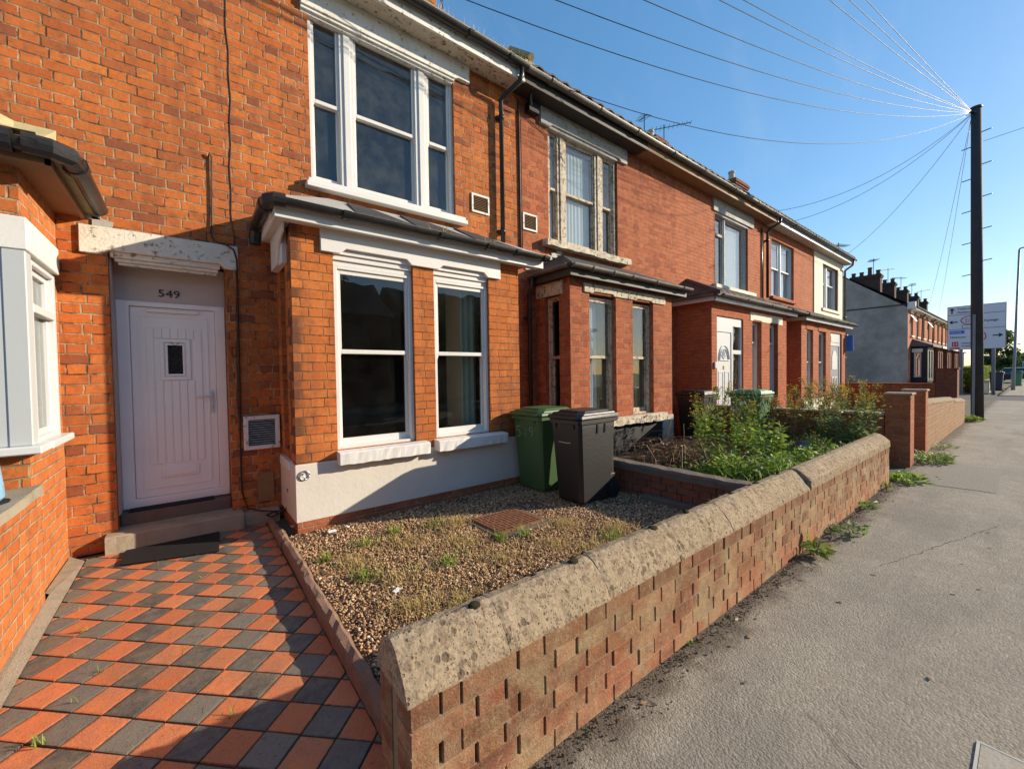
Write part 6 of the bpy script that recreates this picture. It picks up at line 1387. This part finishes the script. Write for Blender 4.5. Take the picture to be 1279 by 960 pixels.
tuft('sprawling grey green weed second nearest at the foot of the garden wall', 4.85, 1.08, .10, 60, LEAF_B, .11, .03, .20, 2)
tuft('small green weed midway along the far half of the garden wall foot', 5.9, 1.15, .10, 40, LEAF_A, .09, .022, .14, 3)
tuft('dark leafy patch at the far end of the near garden wall', 7.75, 1.08, .10, 160, LEAF_A, .10, .04, .30, 4)
tuft('small yellow weed in the base of the wall before its far end', 7.0, 1.17, .14, 30, LEAF_H, .08, .02, .1, 5)
tuft('bright grass clump in front of the gate opening', 9.6, 1.05, .16, 420, GRASSG, .16, .010, .36, 6)
tuft('thin grass tuft beyond the gate at the second wall', 11.4, 1.08, .10, 90, GRASSG, .12, .008, .28, 7)
tuft('yellow flowered tuft at the foot of the telegraph pole', 17.6, 1.12, .22, 160, LEAF_H, .14, .04, .28, 8)
tuft('tiny green sprout on the side of the garden wall', 2.2, 1.20, .03, 8, LEAF_A, .03, .012, .02, 9)
# fallen leaves
n = 60; P = np.stack([NP.uniform(.8, 9, n), NP.uniform(.2, 1.15, n), np.full(n, .006)], 1); P[:40, 1] = 1.15 - np.abs(NP.normal(0, .09, 40)); d = NP.normal(0, 1, (n, 3)); d[:, 2] = 0.05; v, f = leaves_np(P, d, NP.uniform(.02, .05, n), .018, 0); tag(npmesh('fallen_leaves', v, f, DEADM), kind='stuff')
mb = MB(); rr = random.Random(2)
for (x, y) in ((1.05, 4.22), (1.2, 4.25), (.78, 4.62), (1.1, 2.75)):
    mb.obox((x, y, .055), (rr.uniform(.03, .08), rr.uniform(.02, .035), .008), Matrix.Rotation(rr.uniform(0, 3), 3, 'Z') @ Matrix.Rotation(.15, 3, 'X'))
tag(mb.build('litter', PAPER, None), kind='stuff')
n = 70; P = np.zeros((n, 3)); P[:, 0] = NP.uniform(-.72, .55, n); P[:, 1] = NP.uniform(1.6, 4.7, n); P[:, 2] = .002
blades('path_grass', np.concatenate([P[:30], np.array([[-.56, 3.62, .002]] * 9 + [[-.42, 3.05, .002]] * 6 + [[-.55, 2.62, .002]] * 12 + [[.1, 2.28, .002]] * 8) + NP.normal(0, .012, (35, 3)) * (1, 1, 0)]), .02, .06, .0022, GRASSG, 1.0)

# ------------------------------------------------------------------ trees, hedge, far vehicles
def tree(label, x, y, h, r, seed, n=2600, group='trees beyond the houses', lmat=None, ls=.16):
    rr = random.Random(seed); t = thing('broadleaf_tree', label, 'tree', (x, y, -.1), group); mb = MB(); th = h * .42
    mb.tube([(x, y, -.15), (x + .05, y, th * .5), (x, y + .08, th)], [h * .035, h * .027, h * .02], 9); cl = []
    for k in range(13):
        a = k * 2.4 + rr.random(); q = rr.uniform(.35, 1); e = Vector((x + math.cos(a) * r * q * .75, y + math.sin(a) * r * q * .75, th + (h - th) * rr.uniform(.1, .85)))
        mb.tube([(x, y, th * rr.uniform(.75, 1)), tuple(Vector((x, y, th)).lerp(e, .55) + Vector((0, 0, .2))), tuple(e)], [h * .012, h * .008, h * .003], 5); cl.append((e, rr.uniform(.25, .5) * r))
    mb.build('trunk', BARK, t)
    P = []
    for k in range(n):
        e, q = cl[k % len(cl)]; d = Vector((rr.gauss(0, 1), rr.gauss(0, 1), rr.gauss(0, .8))); d = d.normalized() * (rr.random() ** .45) * q; P.append(tuple(e + d))
    P = np.array(P); v, f = leaves_np(P, NP.normal(0, 1, (n, 3)), NP.uniform(.7, 1.3, n) * ls * 1.6, ls); npmesh('crown', v, f, lmat or LEAF_T, t); return t
tree('dark bushy tree low on the horizon at the right edge', 150, 1.0, 3.9, 4.5, 1, 2400, ls=.5)
tree('brown green tree low on the horizon just left of the lamp column', 120, 2.4, 3.4, 3.0, 2, 2200, ls=.4)
tree('green tree showing between the telegraph pole and the right sign post', 75, 3.1, 6.0, 2.2, 3, 2200, ls=.25)
tree('spreading tree on the horizon behind the yellow green hedge', 105, 3.9, 3.4, 2.6, 4, 2200, ls=.3)
for k, (x, y, h) in enumerate(((-5.5, -12.6, 6.0), (3.2, -12.8, 6.5), (12.4, -12.6, 5.6), (-14, -12.8, 6.0))): tree(('tree across the road reflected at the left of the bay window', 'tallest tree across the road behind the camera', 'tree across the road furthest towards the sun', 'tree across the road furthest from the sun')[k], x, y, h, 3.4, 10 + k, 2600, 'trees across the road', ls=.2)
for k in range(5):  # unseen row added so the windows reflect dark and low sky is blocked
    x0 = -17 + 9.2 * k; h = thing('unseen_house', ('unseen plain house across the road, furthest from the sun', 'unseen plain house across the road behind the camera to the left', 'unseen plain house across the road straight behind the camera', 'unseen plain house across the road opposite the overgrown garden', 'unseen plain house across the road, nearest the sun')[k], 'house', (x0 + 4, -15, 0), 'unseen houses added across the road')
    MB(lambda a, b, c: (a, -15.0 - b, c)).panel(x0, x0 + 8.2, -.1, 5.2, 0, .25, [(x0 + 1, x0 + 2.8, 1, 2.4), (x0 + 5.2, x0 + 7, 1, 2.4), (x0 + 1, x0 + 2.8, 3.4, 4.6), (x0 + 5.2, x0 + 7, 3.4, 4.6)]).build('wall', B_DARK, h)
    for a, z in ((1, 1), (5.2, 1), (1, 3.4), (5.2, 3.4)): MB(lambda a_, b, c: (a_, -15.0 - b, c)).box(x0 + a, x0 + a + 1.8, .1, .15, z, z + 1.4).build('window', OBSC, h)
    MB().box(x0 + 3.6, x0 + 4.5, -15.04, -14.98, 0, 2.1).build('door', BROWNWOOD, h)
    MB().box(x0 + .01, x0 + 8.19, -21, -15.26, -.1, 5.19).build('side_wall', B_DARK, h)
    MB().prism([(-14.6, 5.15), (-18.2, 7.6), (-21.6, 5.15)], 'x', x0 - .2, x0 + 8.4).build('roof', ROOFTILE, h)
hg = thing('hedge', 'yellow green clipped hedge behind the navy bin', 'hedge', (45, 2.5, 0)); n = 9000; P = np.stack([NP.uniform(40.5, 50, n), NP.uniform(2.15, 3.2, n), NP.uniform(.1, 1.5, n)], 1); k = NP.integers(0, 3, n); P[k == 0, 1] = 2.15 + np.abs(NP.normal(0, .06, (k == 0).sum())); P[k == 1, 2] = 1.5 + NP.normal(0, .05, (k == 1).sum()); P[k == 2, 0] = 40.5 + np.abs(NP.normal(0, .1, (k == 2).sum()))
v, f = leaves_np(P, rdir(n, .2), .13, .07); npmesh('foliage', v, f, LEAF_H, hg); MB().box(40.9, 49.6, 2.4, 2.95, -.1, 1.2).build('stem', BARK, hg)
def car(label, x, y, van=False, rz=0, paint=CARDARK):
    t = thing('parked_van' if van else 'parked_car', label, 'van' if van else 'car', (x, y, 0), 'vehicles far down the road'); w = .95 if van else .86; ORG[t] = Vector((0, 0, 0))
    P = [(-2.5, .3), (-2.55, 1.0), (-2.45, 2.2), (1.2, 2.25), (1.9, 1.25), (2.6, 1.0), (2.65, .3)] if van else [(-2.1, .25), (-2.15, .8), (-1.7, .95), (-1.1, 1.42), (.5, 1.45), (1.2, .98), (2.05, .82), (2.15, .25)]
    MB().loft([[(px, -w, pz) for px, pz in P], [(px, w, pz) for px, pz in P]]).build('body', paint, t, bevel=.06, seg=2)
    g = MB(); q = [(1.28, 2.1), (1.85, 1.3)] if van else [(.55, 1.38), (1.12, 1.0)]; g.add([(q[0][0] + .03, -w * .85, q[0][1]), (q[0][0] + .03, w * .85, q[0][1]), (q[1][0] + .03, w * .92, q[1][1]), (q[1][0] + .03, -w * .92, q[1][1])], [(0, 1, 2, 3)])
    q = [(-2.53, 2.0), (-2.57, 1.3)] if van else [(-1.2, 1.36), (-1.68, 1.0)]; g.add([(q[0][0], -w * .85, q[0][1]), (q[0][0], w * .85, q[0][1]), (q[1][0], w * .9, q[1][1]), (q[1][0], -w * .9, q[1][1])], [(0, 1, 2, 3)]); g.build('windscreen', CARGLASS, t)
    for sx in (-1.45, 1.45):
        for sy in (-1, 1): MB(lambda a, b, c: (sx + a, sy * w + c, .32 + b)).lathe([(.2, -.1), (.32, -.1), (.32, .06), (.2, .06)], (0, 0, 0), 18).build('wheel', RUBBER, t)
    for sy in (-1, 1): MB().box(-2.6 if van else -2.17, -2.5 if van else -2.1, sy * w * .82 - .07, sy * w * .82 + .07, .9 if van else .7, 1.2 if van else .85).build('tail_light', SIGNR, t)
    return t
car('pale blue van parked far down the street at the right edge', 92, .2, True, 0, CARBLUE); car('dark car parked in front of the far hedge', 70, 1.35)

# ------------------------------------------------------------------ camera and light
SUN = Vector((1.75, -1.0, .741)).normalized(); EL = math.asin(SUN.z); AZ = math.atan2(SUN.x, SUN.y)
cam = bpy.data.cameras.new('camera'); co = bpy.data.objects.new('camera', cam); COL.objects.link(co); scene.camera = co
cam.sensor_width = 36; cam.lens = 36 * 512.879 / 1279; cam.clip_end = 3000; cam.clip_start = .05
yaw, pit, roll = 0.664652248, -0.0238127829, -0.0158983904
fw_ = Vector((math.sin(yaw) * math.cos(pit), math.cos(yaw) * math.cos(pit), math.sin(pit))); r0 = Vector((math.cos(yaw), -math.sin(yaw), 0)); u0 = r0.cross(fw_)
r_ = r0 * math.cos(roll) + u0 * math.sin(roll); u_ = -r0 * math.sin(roll) + u0 * math.cos(roll)
M = Matrix((r_, u_, -fw_)).transposed().to_4x4(); M.translation = Vector((0, 0, 1.55)); co.matrix_world = M
w = bpy.data.worlds.new('World'); scene.world = w; w.use_nodes = True; nt = w.node_tree; bg = nt.nodes['Background']
sky = nt.nodes.new('ShaderNodeTexSky'); sky.sky_type = 'NISHITA'; sky.sun_disc = False; sky.sun_elevation = EL; sky.sun_rotation = AZ; sky.air_density = 1.0; sky.dust_density = .3; sky.ozone_density = 3.0; sky.altitude = 0
ga = nt.nodes.new('ShaderNodeGamma'); ga.inputs[1].default_value = .65; hs = nt.nodes.new('ShaderNodeHueSaturation'); hs.inputs['Saturation'].default_value = 1.45
nt.links.new(sky.outputs[0], ga.inputs[0]); nt.links.new(ga.outputs[0], hs.inputs['Color']); tc = nt.nodes.new('ShaderNodeTexCoord'); mp = nt.nodes.new('ShaderNodeMapping'); mp.inputs['Rotation'].default_value = (.35, -.5, .45); mp.inputs['Scale'].default_value = (1.1, 9.0, 6.0); no = nt.nodes.new('ShaderNodeTexNoise'); no.inputs['Scale'].default_value = 1.3; no.inputs['Detail'].default_value = 6; no.inputs['Roughness'].default_value = .6
nt.links.new(tc.outputs['Generated'], mp.inputs[0]); nt.links.new(mp.outputs[0], no.inputs['Vector']); mr = nt.nodes.new('ShaderNodeMapRange'); mr.inputs[1].default_value = .52; mr.inputs[2].default_value = .80; mr.inputs[4].default_value = .09; nt.links.new(no.outputs[0], mr.inputs[0])
cm = nt.nodes.new('ShaderNodeMix'); cm.data_type = 'RGBA'; cm.inputs[7].default_value = (2.6, 2.75, 2.9, 1); nt.links.new(mr.outputs[0], cm.inputs[0]); nt.links.new(hs.outputs[0], cm.inputs[6]); nt.links.new(cm.outputs[2], bg.inputs[0])      # thin high cirrus
bg.inputs[1].default_value = SKY_STRENGTH
sl = bpy.data.lights.new('sun', 'SUN'); sl.energy = SUN_STRENGTH; sl.angle = math.radians(.53); sl.color = (1.0, .86, .67); so = bpy.data.objects.new('sun', sl); COL.objects.link(so); so.rotation_euler = SUN.to_track_quat('Z', 'Y').to_euler(); so.location = SUN * 50
vs_ = scene.view_settings; vs_.view_transform = 'Standard'; vs_.look = 'None'; vs_.exposure = EXPOSURE; vs_.gamma = 1; vs_.use_curve_mapping = False
scene.cycles.max_bounces = 8; scene.cycles.transparent_max_bounces = 16; scene.cycles.use_denoising = True
scene.cycles.sample_clamp_indirect = 6
